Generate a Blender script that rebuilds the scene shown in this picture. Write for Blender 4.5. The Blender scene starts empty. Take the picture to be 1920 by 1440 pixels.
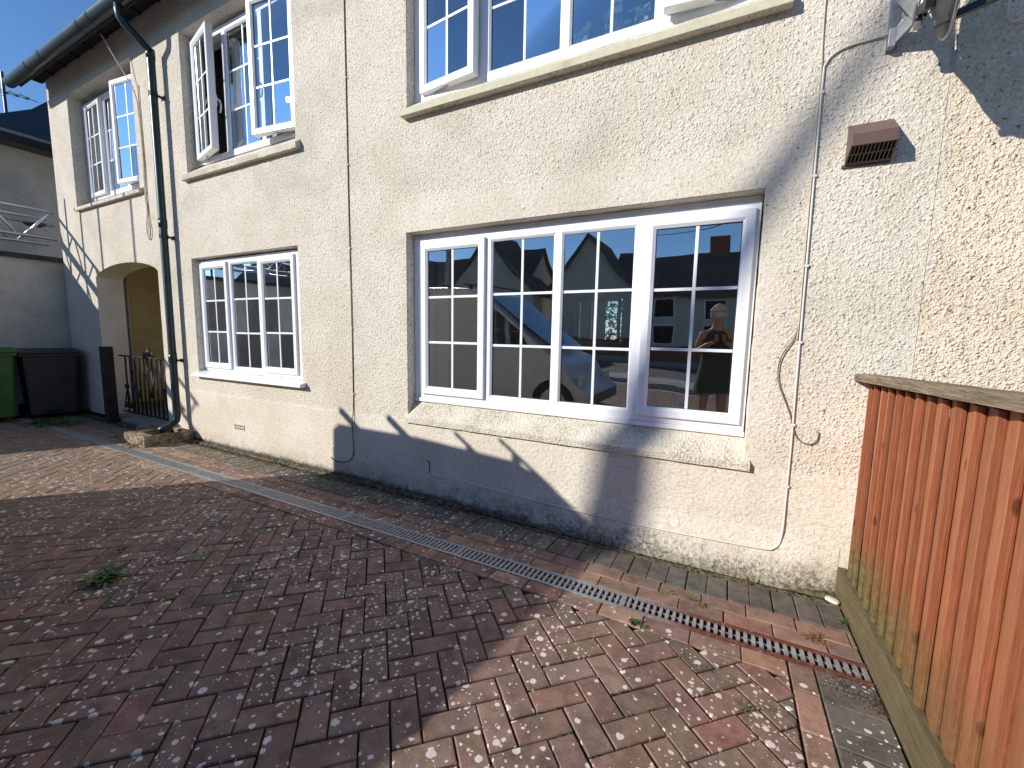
import bpy, bmesh, math, random
from mathutils import Vector, Matrix, Euler
random.seed(7)
R = math.radians
scene = bpy.context.scene
COL = scene.collection

# ------------------------------------------------------------------ camera
cam_d = bpy.data.cameras.new("camera")
cam = bpy.data.objects.new("camera", cam_d)
COL.objects.link(cam)
cam_d.sensor_width = 36.0
cam_d.lens = 14.665
cam_d.clip_start = 0.02
cam_d.clip_end = 2000
YAW, PITCH, ROLL = 0.4775, 0.1141, 0.0187
cy, sy, cp, sp = math.cos(YAW), math.sin(YAW), math.cos(PITCH), math.sin(PITCH)
fw = Vector((-sy * cp, cy * cp, -sp)); rt = Vector((cy, sy, 0)); up = rt.cross(fw)
cr, sr = math.cos(ROLL), math.sin(ROLL)
rr = cr * rt + sr * up; uu = -sr * rt + cr * up
CAM = Vector((0.0, -2.7115, 1.3541))
cam.matrix_world = Matrix(((rr.x, uu.x, -fw.x, CAM.x), (rr.y, uu.y, -fw.y, CAM.y), (rr.z, uu.z, -fw.z, CAM.z), (0, 0, 0, 1)))
scene.camera = cam

# ------------------------------------------------------------------ light
SUN = Vector((0.85, 1.0, -0.60)).normalized()      # direction the light travels
elev = math.asin(-SUN.z)
toward = -SUN
world = bpy.data.worlds.new("World"); scene.world = world; world.use_nodes = True
wn = world.node_tree.nodes; wl = world.node_tree.links
for n in list(wn): wn.remove(n)
wo = wn.new('ShaderNodeOutputWorld'); bg = wn.new('ShaderNodeBackground'); sky = wn.new('ShaderNodeTexSky')
sky.sky_type = 'NISHITA'; sky.sun_disc = False
sky.sun_elevation = elev
sky.sun_rotation = math.atan2(toward.x, toward.y)
sky.air_density = 1.0; sky.dust_density = 0.0; sky.ozone_density = 6.0; sky.altitude = 600
bg.inputs['Strength'].default_value = 0.13
hs = wn.new('ShaderNodeHueSaturation'); hs.inputs['Saturation'].default_value = 1.03; wl.new(sky.outputs[0], hs.inputs['Color']); wl.new(hs.outputs[0], bg.inputs[0]); wl.new(bg.outputs[0], wo.inputs[0])
sd = bpy.data.lights.new("sun", 'SUN'); sd.energy = 4.4; sd.angle = R(0.53); sd.color = (1.0, 0.955, 0.885)
so = bpy.data.objects.new("sun", sd); COL.objects.link(so)
so.rotation_euler = SUN.to_track_quat('-Z', 'Y').to_euler()
so.location = (-20, -25, 20)
vs = scene.view_settings
vs.view_transform = 'Standard'; vs.look = 'None'; vs.gamma = 1.0; vs.use_curve_mapping = False
vs.exposure = 0.33

# ------------------------------------------------------------------ helpers
def gz(y):                       # the drive rises gently away from the house
    if y >= 0: return 0.0
    if y > -7: return -0.0342 * y
    return 0.0342 * 7

def lin(r, g, b):                # sRGB 0-255 to linear
    f = lambda c: (c / 255 / 12.92) if c / 255 <= 0.04045 else ((c / 255 + 0.055) / 1.055) ** 2.4
    return (f(r), f(g), f(b), 1)

class MB:
    def __init__(s): s.v = []; s.f = []; s.t = []; s.tint = (1, 1, 1, 1); s.sm = False; s.M = None
    def add(s, vs, fs, tint=None):
        o = len(s.v)
        for v in vs:
            v = Vector(v)
            if s.M is not None: v = s.M @ v
            s.v.append(v)
        for f in fs:
            s.f.append([o + i for i in f]); s.t.append(tint or s.tint)
    def box(s, x0, x1, y0, y1, z0, z1, tint=None):
        s.add([(x0,y0,z0),(x1,y0,z0),(x1,y1,z0),(x0,y1,z0),(x0,y0,z1),(x1,y0,z1),(x1,y1,z1),(x0,y1,z1)],
              [(0,3,2,1),(4,5,6,7),(0,1,5,4),(1,2,6,5),(2,3,7,6),(3,0,4,7)], tint)
    def hexa(s, p):              # 8 points: bottom ring, top ring
        s.add(p, [(0,3,2,1),(4,5,6,7),(0,1,5,4),(1,2,6,5),(2,3,7,6),(3,0,4,7)])
    def bar(s, a, b, w, h, upv=(0, 0, 1)):
        a = Vector(a); b = Vector(b); d = (b - a).normalized(); u = Vector(upv)
        if abs(d.dot(u)) > 0.98: u = Vector((0, 1, 0))
        sd_ = d.cross(u).normalized() * w / 2; u2 = sd_.cross(d).normalized() * h / 2
        p = [a - sd_ - u2, a + sd_ - u2, a + sd_ + u2, a - sd_ + u2]
        q = [b - sd_ - u2, b + sd_ - u2, b + sd_ + u2, b - sd_ + u2]
        s.add(p + q, [(0,3,2,1),(4,5,6,7),(0,1,5,4),(1,2,6,5),(2,3,7,6),(3,0,4,7)])
    def tube(s, pts, r, n=8, caps=True, rs=None):
        pts = [Vector(p) for p in pts]; rings = []; k = len(pts)
        prev = None
        for i, p in enumerate(pts):
            t = (pts[min(i+1, k-1)] - pts[max(i-1, 0)]).normalized()
            if prev is None:
                a = Vector((0, 0, 1)) if abs(t.z) < 0.9 else Vector((1, 0, 0))
                a = (a - t * a.dot(t)).normalized()
            else:
                a = (prev - t * prev.dot(t)).normalized()
            prev = a; b = t.cross(a); rad = rs[i] if rs else r
            rings.append([p + (a * math.cos(2*math.pi*j/n) + b * math.sin(2*math.pi*j/n)) * rad for j in range(n)])
        vs_ = [q for ring in rings for q in ring]; fs = []
        for i in range(k-1):
            for j in range(n):
                fs.append((i*n+j, i*n+(j+1)%n, (i+1)*n+(j+1)%n, (i+1)*n+j))
        if caps: fs.append(tuple(range(n-1, -1, -1))); fs.append(tuple((k-1)*n+j for j in range(n)))
        s.add(vs_, fs)
    def prism(s, poly, axis, a, b):   # poly of 2D points extruded along an axis (0,1,2)
        def P(u, v, w):
            return {0: (w, u, v), 1: (u, w, v), 2: (u, v, w)}[axis]
        n = len(poly)
        s.add([P(u, v, a) for u, v in poly] + [P(u, v, b) for u, v in poly],
              [tuple(range(n))[::-1], tuple(range(n, 2*n))] + [(i, (i+1) % n, n+(i+1) % n, n+i) for i in range(n)])
    def ring(s, x0, x1, z0, z1, prof):   # mitred rectangular frame; prof = [(inset, y)...]
        k = len(prof); vs_ = []
        for d, y in prof:
            vs_ += [(x0+d, y, z0+d), (x1-d, y, z0+d), (x1-d, y, z1-d), (x0+d, y, z1-d)]
        fs = []
        for i in range(k):
            i2 = (i+1) % k
            for j in range(4):
                fs.append((i*4+j, i*4+(j+1)%4, i2*4+(j+1)%4, i2*4+j))
        s.add(vs_, fs)
    def build(s, name, mat, parent=None, smooth=False, recalc=True, bevel=0):
        me = bpy.data.meshes.new(name)
        me.from_pydata([tuple(v) for v in s.v], [], s.f)
        if recalc:
            bm = bmesh.new(); bm.from_mesh(me); bmesh.ops.recalc_face_normals(bm, faces=bm.faces); bm.to_mesh(me); bm.free()
        if smooth: me.shade_smooth()
        if any(t != (1, 1, 1, 1) for t in s.t):
            ca = me.color_attributes.new("tint", 'FLOAT_COLOR', 'CORNER')
            buf = []
            for p in me.polygons:
                buf.extend(list(s.t[p.index]) * p.loop_total)
            ca.data.foreach_set("color", buf)
        me.materials.append(mat)
        o = bpy.data.objects.new(name, me); COL.objects.link(o)
        if parent is not None: o.parent = parent
        if bevel:
            m = o.modifiers.new("bevel", 'BEVEL'); m.width = bevel; m.segments = 2; m.limit_method = 'ANGLE'; m.angle_limit = R(40)
            m.harden_normals = False
        return o

def tag(o, label=None, cat=None, group=None, kind=None):
    if label: o['label'] = label
    if cat: o['category'] = cat
    if group: o['group'] = group
    if kind: o['kind'] = kind
    return o
def empty(name, loc=(0, 0, 0), **kw):
    o = bpy.data.objects.new(name, None); COL.objects.link(o); o.location = loc; o.empty_display_size = 0.1
    return tag(o, **kw)
def keep(o, parent):             # parent without moving (parent empties carry a location)
    o.parent = parent; o.matrix_parent_inverse = Matrix.Translation(parent.location).inverted(); return o

# ------------------------------------------------------------------ materials
class NT:
    def __init__(s, name):
        s.m = bpy.data.materials.new(name); s.m.use_nodes = True; s.t = s.m.node_tree
        for n in list(s.t.nodes): s.t.nodes.remove(n)
        s.out = s.n('ShaderNodeOutputMaterial'); s.b = s.n('ShaderNodeBsdfPrincipled')
        s.l(s.b.outputs[0], s.out.inputs[0])
    def n(s, typ, **kw):
        x = s.t.nodes.new(typ)
        for k, v in kw.items(): setattr(x, k, v)
        return x
    def l(s, a, b): s.t.links.new(a, b)
    def coord(s, which='Object', scale=None, loc=None):
        c = s.n('ShaderNodeTexCoord').outputs[which]
        if scale or loc:
            mp = s.n('ShaderNodeMapping'); s.l(c, mp.inputs[0])
            if scale: mp.inputs['Scale'].default_value = scale
            if loc: mp.inputs['Location'].default_value = loc
            c = mp.outputs[0]
        return c
    def noise(s, c, scale, detail=4, rough=0.55, dist=0.0, out=0):
        x = s.n('ShaderNodeTexNoise'); s.l(c, x.inputs['Vector'])
        x.inputs['Scale'].default_value = scale; x.inputs['Detail'].default_value = detail
        x.inputs['Roughness'].default_value = rough; x.inputs['Distortion'].default_value = dist
        return x.outputs[out]
    def voro(s, c, scale, feature='F1', out='Distance', smooth=0.5, rnd=1.0):
        x = s.n('ShaderNodeTexVoronoi', feature=feature); s.l(c, x.inputs['Vector'])
        x.inputs['Scale'].default_value = scale; x.inputs['Randomness'].default_value = rnd
        if feature == 'SMOOTH_F1': x.inputs['Smoothness'].default_value = smooth
        return x.outputs[out]
    def ramp(s, f, a, b, lo=0.0, hi=1.0, interp='SMOOTHSTEP'):
        x = s.n('ShaderNodeMapRange', interpolation_type=interp); s.l(f, x.inputs[0])
        x.inputs[1].default_value = a; x.inputs[2].default_value = b; x.inputs[3].default_value = lo; x.inputs[4].default_value = hi
        return x.outputs[0]
    def math(s, op, a, b=None, c=None):
        x = s.n('ShaderNodeMath', operation=op)
        for i, v in enumerate((a, b, c)):
            if v is None: continue
            if isinstance(v, (int, float)): x.inputs[i].default_value = v
            else: s.l(v, x.inputs[i])
        return x.outputs[0]
    def mix(s, fac, a, b, mode='MIX'):
        x = s.n('ShaderNodeMix', data_type='RGBA', blend_type=mode)
        for i, v in ((0, fac), (6, a), (7, b)):
            if isinstance(v, (int, float)): x.inputs[i].default_value = v
            elif isinstance(v, tuple): x.inputs[i].default_value = v
            else: s.l(v, x.inputs[i])
        return x.outputs[2]
    def bump(s, h, strength=1.0, dist=0.01, nrm=None):
        x = s.n('ShaderNodeBump'); x.inputs['Strength'].default_value = strength; x.inputs['Distance'].default_value = dist
        s.l(h, x.inputs['Height'])
        if nrm is not None: s.l(nrm, x.inputs['Normal'])
        return x.outputs[0]
    def set(s, col=None, rough=None, nrm=None, metal=None, spec=None):
        for k, v in (('Base Color', col), ('Roughness', rough), ('Normal', nrm), ('Metallic', metal), ('Specular IOR Level', spec)):
            if v is None: continue
            if isinstance(v, (int, float, tuple)): s.b.inputs[k].default_value = v
            else: s.l(v, s.b.inputs[k])
        return s.m
    def sep(s, c):
        x = s.n('ShaderNodeSeparateXYZ'); s.l(c, x.inputs[0]); return x.outputs

def render_mat(name, base, second, dash=1.0, plinth=True, right=False):
    """roughcast: rounded pebbly dashes, finer below the plinth line and round the window head"""
    t = NT(name); c = t.coord(); x, y, z = t.sep(c)
    warp = t.noise(c, 9, 3, out=1)
    cw = t.mix(0.012, c, warp, 'LINEAR_LIGHT')
    v1 = t.voro(cw, 54, 'SMOOTH_F1', smooth=0.25)
    v2 = t.voro(cw, 118, 'SMOOTH_F1', smooth=0.3)
    n1 = t.noise(c, 95, 3, 0.6)
    pits = t.ramp(t.noise(c, 42, 2, 0.5, 0.3), 0.66, 0.74)
    big = t.noise(c, 5, 3)
    b1 = t.math('MULTIPLY', t.ramp(v1, 0.05, 0.62, 1, 0), t.ramp(t.noise(c, 26, 2, 0.5), 0.34, 0.60, 0.25, 1.15))
    b2 = t.math('MULTIPLY', t.ramp(v2, 0.14, 0.62, 1, 0), 0.5)
    dashh = t.math('ADD', t.math('ADD', b1, b2), t.math('MULTIPLY', n1, 0.4))
    dashh = t.math('SUBTRACT', dashh, t.math('MULTIPLY', pits, 1.0))
    fine = t.math('ADD', t.math('MULTIPLY', t.noise(c, 52, 1.5, 0.45, 0.9), 1.25), t.math('MULTIPLY', big, 0.3))
    if plinth:
        zz = t.math('ADD', z, t.math('MULTIPLY', t.math('SUBTRACT', t.noise(c, 6, 2), 0.5), 0.08))
        m = t.ramp(zz, 0.60, 0.66)
        # smoother band over the big window
        band = t.math('MULTIPLY', t.ramp(zz, 2.12, 2.2), t.ramp(zz, 2.32, 2.48, 1, 0))
        bx = t.math('MULTIPLY', t.ramp(x, -2.75, -2.45), t.ramp(x, 0.2, 0.45, 1, 0))
        band = t.math('MULTIPLY', t.math('MULTIPLY', band, bx), 0.72)
        rim = t.math('MULTIPLY', t.ramp(x, 0.14, 0.30, 1, 0), t.ramp(x, 0.05, 0.12))
        rim = t.math('MULTIPLY', rim, t.ramp(zz, 2.4, 2.6, 1, 0))
        m = t.math('MULTIPLY', m, t.math('SUBTRACT', 1.0, t.math('MAXIMUM', band, t.math('MULTIPLY', rim, 0.8))))
        mx = t.n('ShaderNodeMix', data_type='FLOAT'); t.l(m, mx.inputs[0]); t.l(fine, mx.inputs[2]); t.l(dashh, mx.inputs[3])
        h = mx.outputs[0]
        step = t.math('MULTIPLY', t.ramp(zz, 0.60, 0.625), -0.6)
        h = t.math('ADD', h, step)
    else:
        h = dashh
    h = t.math('ADD', h, t.math('MULTIPLY', t.noise(c, 2.2, 3), 2.2))
    col = t.mix(t.ramp(t.noise(c, 1.7, 5, 0.6), 0.38, 0.62), base, second)
    # fine random mottling over the render, slightly darker in places
    grit = t.ramp(t.noise(cw, 48, 3, 0.6), 0.30, 0.55, 0.80, 1.04)
    cc = t.n('ShaderNodeCombineColor'); 
    for i in range(3): t.l(grit, cc.inputs[i])
    col = t.mix(1.0, col, cc.outputs[0], 'MULTIPLY')
    spots = t.math('MULTIPLY', t.ramp(t.noise(c, 52, 1.5, 0.5), 0.665, 0.70), t.ramp(z, 0.6, 0.9))
    col = t.mix(t.math('MULTIPLY', spots, 0.75), col, lin(96, 86, 70))
    # grey weathering, more towards the top
    grey = t.math('MULTIPLY', t.ramp(t.noise(c, 0.9, 6, 0.65, 0.6), 0.48, 0.7), t.ramp(z, 1.2, 3.5, 0.15, 0.55))
    col = t.mix(grey, col, lin(172, 168, 152))
    # green-black grime at the foot of the wall, heavier to the right
    gm = t.math('ADD', z, t.math('MULTIPLY', t.math('SUBTRACT', t.noise(c, 7, 5, 0.65), 0.5), -0.34))
    g2 = t.math('MULTIPLY', t.ramp(gm, 0.02, 0.19, 1, 0), t.ramp(x, -4.5, 0.1, 0.35, 1.0))
    col = t.mix(t.math('MULTIPLY', t.math('MULTIPLY', g2, t.ramp(t.noise(c, 46, 5, 0.75), 0.3, 0.66)), 0.95), col, lin(90, 85, 66))
    foot = t.math('MULTIPLY', t.ramp(t.math('ADD', z, t.math('MULTIPLY', t.math('SUBTRACT', t.noise(c, 14, 4, 0.7), 0.5), -0.09)), 0.0, 0.055, 1, 0), t.ramp(x, -1.6, -0.2, 0.9, 0.45))
    col = t.mix(foot, col, lin(62, 57, 48))
    # algae under sills
    m_ = t.ramp(t.noise(c, 3, 5, 0.7), 0.6, 0.75)
    col = t.mix(t.math('MULTIPLY', m_, 0.16), col, lin(150, 148, 110))
    return t.set(col=col, rough=0.93, spec=0.15, nrm=t.bump(h, 1.0, 0.0044 * dash))

M = {}
M['render'] = render_mat('roughcast_render', lin(216, 207, 192), lin(207, 197, 179))
M['render_warm'] = render_mat('roughcast_render_warm', lin(224, 208, 185), lin(216, 199, 174), dash=1.35, plinth=False)
M['render_left'] = render_mat('roughcast_render_left', lin(204, 198, 184), lin(184, 178, 166), dash=0.6, plinth=False)

def simple(name, col, rough=0.5, metal=0.0, spec=0.5, nscale=None, namt=0.12, bump=None, bscale=60, dirt=None):
    t = NT(name); c = t.coord(); cc = col
    if nscale:
        v = t.ramp(t.noise(c, nscale, 5, 0.6), 0.3, 0.7, 1 - namt, 1 + namt)
        k = t.n('ShaderNodeCombineColor')
        for i in range(3): t.l(v, k.inputs[i])
        cc = t.mix(1.0, col, k.outputs[0], 'MULTIPLY')
    if dirt:
        cc = t.mix(t.math('MULTIPLY', t.ramp(t.noise(c, dirt[1], 6, 0.7), 0.5, 0.72), dirt[2]), cc, dirt[0])
    nr = t.bump(t.noise(c, bscale, 4, 0.6), 1.0, bump) if bump else None
    return t.set(col=cc, rough=rough, metal=metal, spec=spec, nrm=nr)

M['upvc'] = simple('white_upvc', (0.80, 0.81, 0.83, 1), 0.28, nscale=4, namt=0.03, dirt=(lin(176, 170, 150), 14, 0.25))
M['bead'] = simple('glazing_bead', (0.74, 0.77, 0.78, 1), 0.35)
M['seal'] = simple('dark_seal', (0.02, 0.02, 0.02, 1), 0.6)
M['handle'] = simple('handle_white', (0.75, 0.75, 0.74, 1), 0.25)
M['inner'] = simple('room_wall', lin(226, 222, 208), 0.9, nscale=2, namt=0.06)
M['room_floor'] = simple('room_carpet', lin(120, 108, 92), 0.95, nscale=30, namt=0.2)
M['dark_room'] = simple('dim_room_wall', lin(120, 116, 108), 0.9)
M['soffit'] = simple('soffit_board', lin(40, 36, 32), 0.85, nscale=12, namt=0.3, bump=0.002)
M['porch'] = simple('porch_wall', lin(228, 212, 168), 0.9, nscale=3, namt=0.08, bump=0.003, bscale=70)
M['reveal_in'] = simple('porch_reveal', lin(228, 218, 198), 0.9, nscale=3, namt=0.06, bump=0.003, bscale=70)
M['black_plastic'] = simple('black_plastic', (0.012, 0.014, 0.015, 1), 0.35, nscale=9, namt=0.3, bump=0.0006, bscale=30, dirt=(lin(70, 74, 72), 8, 0.12))
M['green_gutter'] = simple('dark_green_gutter', (0.012, 0.028, 0.030, 1), 0.35, nscale=5, namt=0.3, dirt=(lin(80, 90, 84), 6, 0.2))
M['bin_black'] = simple('bin_black', (0.014, 0.017, 0.017, 1), 0.5, nscale=6, namt=0.35, dirt=(lin(62, 62, 56), 5, 0.35))
M['bin_green'] = simple('bin_green', (0.03, 0.12, 0.018, 1), 0.45, nscale=6, namt=0.2, dirt=(lin(50, 80, 30), 5, 0.3))
M['bin_lid'] = simple('bin_lid', (0.022, 0.026, 0.028, 1), 0.5, nscale=6, namt=0.3)
M['box_blue'] = simple('box_blue', (0.012, 0.022, 0.07, 1), 0.5)
M['iron'] = simple('wrought_iron', (0.010, 0.010, 0.011, 1), 0.5, nscale=40, namt=0.4, dirt=(lin(90, 50, 30), 30, 0.2))
M['post'] = simple('tarred_post', (0.016, 0.018, 0.015, 1), 0.85, nscale=20, namt=0.5, bump=0.003, bscale=40, dirt=(lin(84, 86, 70), 24, 0.5))
M['vent'] = simple('brown_plastic', lin(94, 72, 64), 0.42, nscale=6, namt=0.06)
M['dark'] = simple('dark_void', (0.006, 0.006, 0.006, 1), 0.9)
M['grey_steel'] = simple('galvanised_steel', (0.34, 0.35, 0.37, 1), 0.42, metal=0.55, nscale=18, namt=0.18, dirt=(lin(120, 84, 60), 14, 0.25))
M['dish'] = simple('dish_grey', (0.055, 0.058, 0.064, 1), 0.5, nscale=12, namt=0.1)
M['dish_arm'] = simple('dish_arm_black', (0.012, 0.012, 0.013, 1), 0.4)
M['lnb'] = simple('lnb_white', (0.7, 0.7, 0.68, 1), 0.4)
M['cable_w'] = simple('white_cable', lin(214, 210, 203), 0.5, nscale=8, namt=0.1)
M['cable_g'] = simple('painted_cable', lin(198, 184, 160), 0.7, nscale=10, namt=0.15)
M['cable_b'] = simple('weathered_cable', lin(120, 104, 84), 0.8, nscale=10, namt=0.3)
M['alu'] = simple('aluminium_tube', (0.62, 0.63, 0.65, 1), 0.32, metal=0.85, nscale=14, namt=0.12)
M['asphalt'] = simple('asphalt', (0.05, 0.05, 0.052, 1), 0.9, nscale=60, namt=0.3, bump=0.003, bscale=120)
M['concrete'] = simple('paving_concrete', (0.28, 0.27, 0.25, 1), 0.9, nscale=5, namt=0.15, bump=0.002)
M['grass'] = simple('lawn', (0.045, 0.085, 0.02, 1), 0.95, nscale=14, namt=0.35, bump=0.03, bscale=40)
M['leaf'] = simple('weed_leaf', (0.05, 0.10, 0.018, 1), 0.55, nscale=20, namt=0.35)
M['leaf_y'] = simple('dry_weed', (0.22, 0.20, 0.05, 1), 0.7, nscale=20, namt=0.35)
M['leaf_b'] = simple('dead_weed', lin(120, 84, 52), 0.85, nscale=20, namt=0.35)
M['leaf_p'] = simple('houseplant_leaf', (0.06, 0.12, 0.05, 1), 0.4, nscale=16, namt=0.25)
M['moss'] = simple('moss', (0.045, 0.075, 0.012, 1), 0.98, nscale=60, namt=0.5, bump=0.004, bscale=150)
M['soil'] = simple('dark_litter', lin(58, 42, 34), 0.98, nscale=90, namt=0.5, bump=0.004, bscale=150)
M['pebble'] = simple('pale_stone', lin(214, 200, 178), 0.8, nscale=20, namt=0.1)
M['tile_brown'] = simple('roof_tile', lin(100, 84, 74), 0.9, nscale=9, namt=0.3, bump=0.01, bscale=20)
M['slate'] = simple('roof_slate', (0.030, 0.036, 0.04, 1), 0.75, nscale=7, namt=0.35, bump=0.01, bscale=18)
M['far_wall'] = simple('far_render', lin(206, 196, 176), 0.9, nscale=1.5, namt=0.1)
M['far_brick'] = simple('far_brick', lin(140, 84, 62), 0.9, nscale=8, namt=0.2)
M['hedge'] = simple('hedge_leaf', (0.06, 0.13, 0.025, 1), 0.6, nscale=3, namt=0.4)
M['curtain'] = simple('curtain', lin(140, 160, 190), 0.9, nscale=5, namt=0.1)
M['van_white'] = simple('van_paint', (0.50, 0.51, 0.52, 1), 0.25, spec=0.6)
M['rubber'] = simple('tyre_rubber', (0.015, 0.015, 0.015, 1), 0.8)
M['lamp_glass'] = simple('lamp_glass', (0.5, 0.5, 0.5, 1), 0.2)
M['red'] = simple('red_frame', lin(150, 40, 36), 0.6)
M['paper'] = simple('print_card', lin(190, 150, 110), 0.7, nscale=9, namt=0.4)
M['skin'] = simple('skin', lin(160, 118, 100), 0.55)
M['hair'] = simple('grey_hair', lin(178, 172, 164), 0.6, nscale=60, namt=0.3)
M['dress'] = simple('dark_dress', (0.015, 0.016, 0.022, 1), 0.85, nscale=30, namt=0.3)
M['bluestrip'] = simple('blue_sheet', lin(60, 86, 106), 0.6)

def glass_mat(name, tintc, refl):
    t = NT(name); t.t.nodes.remove(t.b)
    tr = t.n('ShaderNodeBsdfTransparent'); tr.inputs[0].default_value = tintc
    gl = t.n('ShaderNodeBsdfGlossy'); gl.inputs['Roughness'].default_value = 0.0; gl.inputs[0].default_value = (0.96, 0.99, 1.0, 1)
    fr = t.n('ShaderNodeFresnel'); fr.inputs[0].default_value = 1.5
    f = t.math('MINIMUM', t.math('ADD', t.math('MULTIPLY', fr.outputs[0], 1.1), refl), 1.0)
    c = t.coord(); b = t.bump(t.noise(c, 1.3, 2, 0.4), 1.0, 0.0045); t.l(b, gl.inputs['Normal'])
    mx = t.n('ShaderNodeMixShader'); t.l(f, mx.inputs[0]); t.l(tr.outputs[0], mx.inputs[1]); t.l(gl.outputs[0], mx.inputs[2])
    t.l(mx.outputs[0], t.out.inputs[0]); return t.m
M['glass'] = glass_mat('window_glass', (0.84, 0.88, 0.86, 1), 0.31)
M['glass_dark'] = glass_mat('car_glass', (0.12, 0.13, 0.14, 1), 0.05)

# sill: weathered painted concrete
def sill_mat():
    t = NT('weathered_sill'); c = t.coord()
    col = t.mix(t.ramp(t.noise(c, 70, 4, 0.7), 0.44, 0.62), lin(212, 203, 184), lin(146, 137, 118))
    col = t.mix(t.math('MULTIPLY', t.ramp(t.noise(c, 3.2, 4, 0.6), 0.35, 0.65, 1, 0.1), 1.0), col, lin(218, 210, 192))
    h = t.math('ADD', t.voro(c, 75, 'SMOOTH_F1'), t.noise(c, 110, 3))
    return t.set(col=col, rough=0.93, spec=0.15, nrm=t.bump(h, 1, 0.006))
M['sill'] = sill_mat()
M['sill_paint'] = simple('sill_edge_paint', lin(196, 192, 164), 0.8, nscale=18, namt=0.08, bump=0.002, dirt=(lin(150, 144, 108), 9, 0.6))

# block paving
def paver_mat():
    t = NT('concrete_block_paving'); c = t.coord()
    at = t.n('ShaderNodeAttribute'); at.attribute_name = 'tint'
    col = at.outputs[0]
    blot = t.ramp(t.noise(c, 13, 5, 0.65), 0.32, 0.68, 0.68, 1.22)
    grain = t.ramp(t.noise(c, 330, 3, 0.7), 0.25, 0.75, 0.62, 1.42)
    k = t.math('MULTIPLY', blot, grain)
    cc = t.n('ShaderNodeCombineColor')
    for i in range(3): t.l(k, cc.inputs[i])
    col = t.mix(1.0, col, cc.outputs[0], 'MULTIPLY')
    # grey bloom
    col = t.mix(t.math('MAXIMUM', t.ramp(t.noise(c, 4.2, 5, 0.7, 0.4), 0.40, 0.75, 0.0, 0.5), t.ramp(t.sep(c)[0], -2.6, -5.2, 0.0, 0.55)), col, lin(142, 124, 102))
    # dark stained patches
    col = t.mix(t.ramp(t.noise(c, 6.5, 5, 0.7), 0.56, 0.75, 0.0, 0.45), col, lin(60, 55, 48))
    # pale quartz flecks
    fl = t.ramp(t.voro(c, 240, 'F1'), 0.12, 0.20, 1, 0)
    col = t.mix(t.math('MULTIPLY', fl, 0.30), col, lin(200, 190, 172))
    # lichen discs: two sizes, clustered
    x, y, z = t.sep(c)
    clus = t.ramp(t.noise(c, 1.9, 4, 0.6), 0.40, 0.62)
    fade = t.math('MULTIPLY', t.ramp(x, -9.0, -3.0, 0.5, 1.0), t.math('ADD', t.ramp(y, -0.60, -0.85, 0.0, 1.0), t.math('MULTIPLY', t.ramp(y, -0.60, -0.85, 1.0, 0.0), t.ramp(x, -1.3, -0.5, 0.7, 0.05))))
    total = None
    flat = t.n('ShaderNodeCombineXYZ'); t.l(x, flat.inputs[0]); t.l(y, flat.inputs[1])
    cwf = t.mix(0.006, flat.outputs[0], t.noise(c, 90, 2, out=1), 'LINEAR_LIGHT')
    for sc, r0, prob in ((14, 0.21, 0.77), (27, 0.26, 0.84), (56, 0.28, 0.95)):
        v = t.n('ShaderNodeTexVoronoi', feature='F1', voronoi_dimensions='2D'); t.l(cwf, v.inputs['Vector']); v.inputs['Scale'].default_value = sc
        sp = t.n('ShaderNodeSeparateColor'); t.l(v.outputs['Color'], sp.inputs[0])
        rad = t.math('MULTIPLY', sp.outputs[1], r0)
        disc = t.ramp(t.math('SUBTRACT', v.outputs['Distance'], rad), -0.015, 0.035, 1, 0)
        thr = t.math('ADD', prob, t.math('MULTIPLY', clus, -0.36))
        on = t.math('GREATER_THAN', sp.outputs[0], thr)
        d = t.math('MULTIPLY', disc, on)
        total = d if total is None else t.math('MAXIMUM', total, d)
    total = t.math('MULTIPLY', total, fade)
    total = t.math('MULTIPLY', total, t.ramp(t.noise(c, 120, 3, 0.7), 0.25, 0.45, 0.55, 1.0))
    col = t.mix(total, col, lin(224, 214, 204))
    h = t.math('ADD', t.noise(c, 260, 3, 0.7), t.math('MULTIPLY', t.noise(c, 30, 3), 0.8))
    h = t.math('ADD', h, t.math('MULTIPLY', total, 0.2))
    return t.set(col=col, rough=0.92, spec=0.2, nrm=t.bump(h, 1.0, 0.0028))
M['paver'] = paver_mat()
def joint_mat():
    t = NT('joint_sand_and_moss'); c = t.coord()
    col = t.mix(t.ramp(t.noise(c, 2.6, 5, 0.65), 0.50, 0.66), lin(30, 25, 21), lin(48, 58, 20))
    col = t.mix(t.ramp(t.noise(c, 80, 3, 0.7), 0.4, 0.7), col, lin(58, 49, 40))
    return t.set(col=col, rough=0.98, spec=0.1, nrm=t.bump(t.noise(c, 160, 4, 0.7), 1, 0.006))
M['joint'] = joint_mat()
def mortar_mat():
    t = NT('wall_foot_mortar'); c = t.coord(); x, y, z = t.sep(c)
    col = t.mix(t.ramp(t.noise(c, 22, 6, 0.75), 0.4, 0.62), lin(74, 68, 58), lin(132, 124, 104))
    col = t.mix(t.math('MULTIPLY', t.ramp(t.noise(c, 8, 5, 0.7), 0.42, 0.6), t.ramp(x, -1.5, 0.2, 0.1, 0.6)), col, lin(118, 114, 78))
    return t.set(col=col, rough=0.98, spec=0.1, nrm=t.bump(t.noise(c, 60, 6, 0.75), 1, 0.02))
M['mortar'] = mortar_mat()

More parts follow.
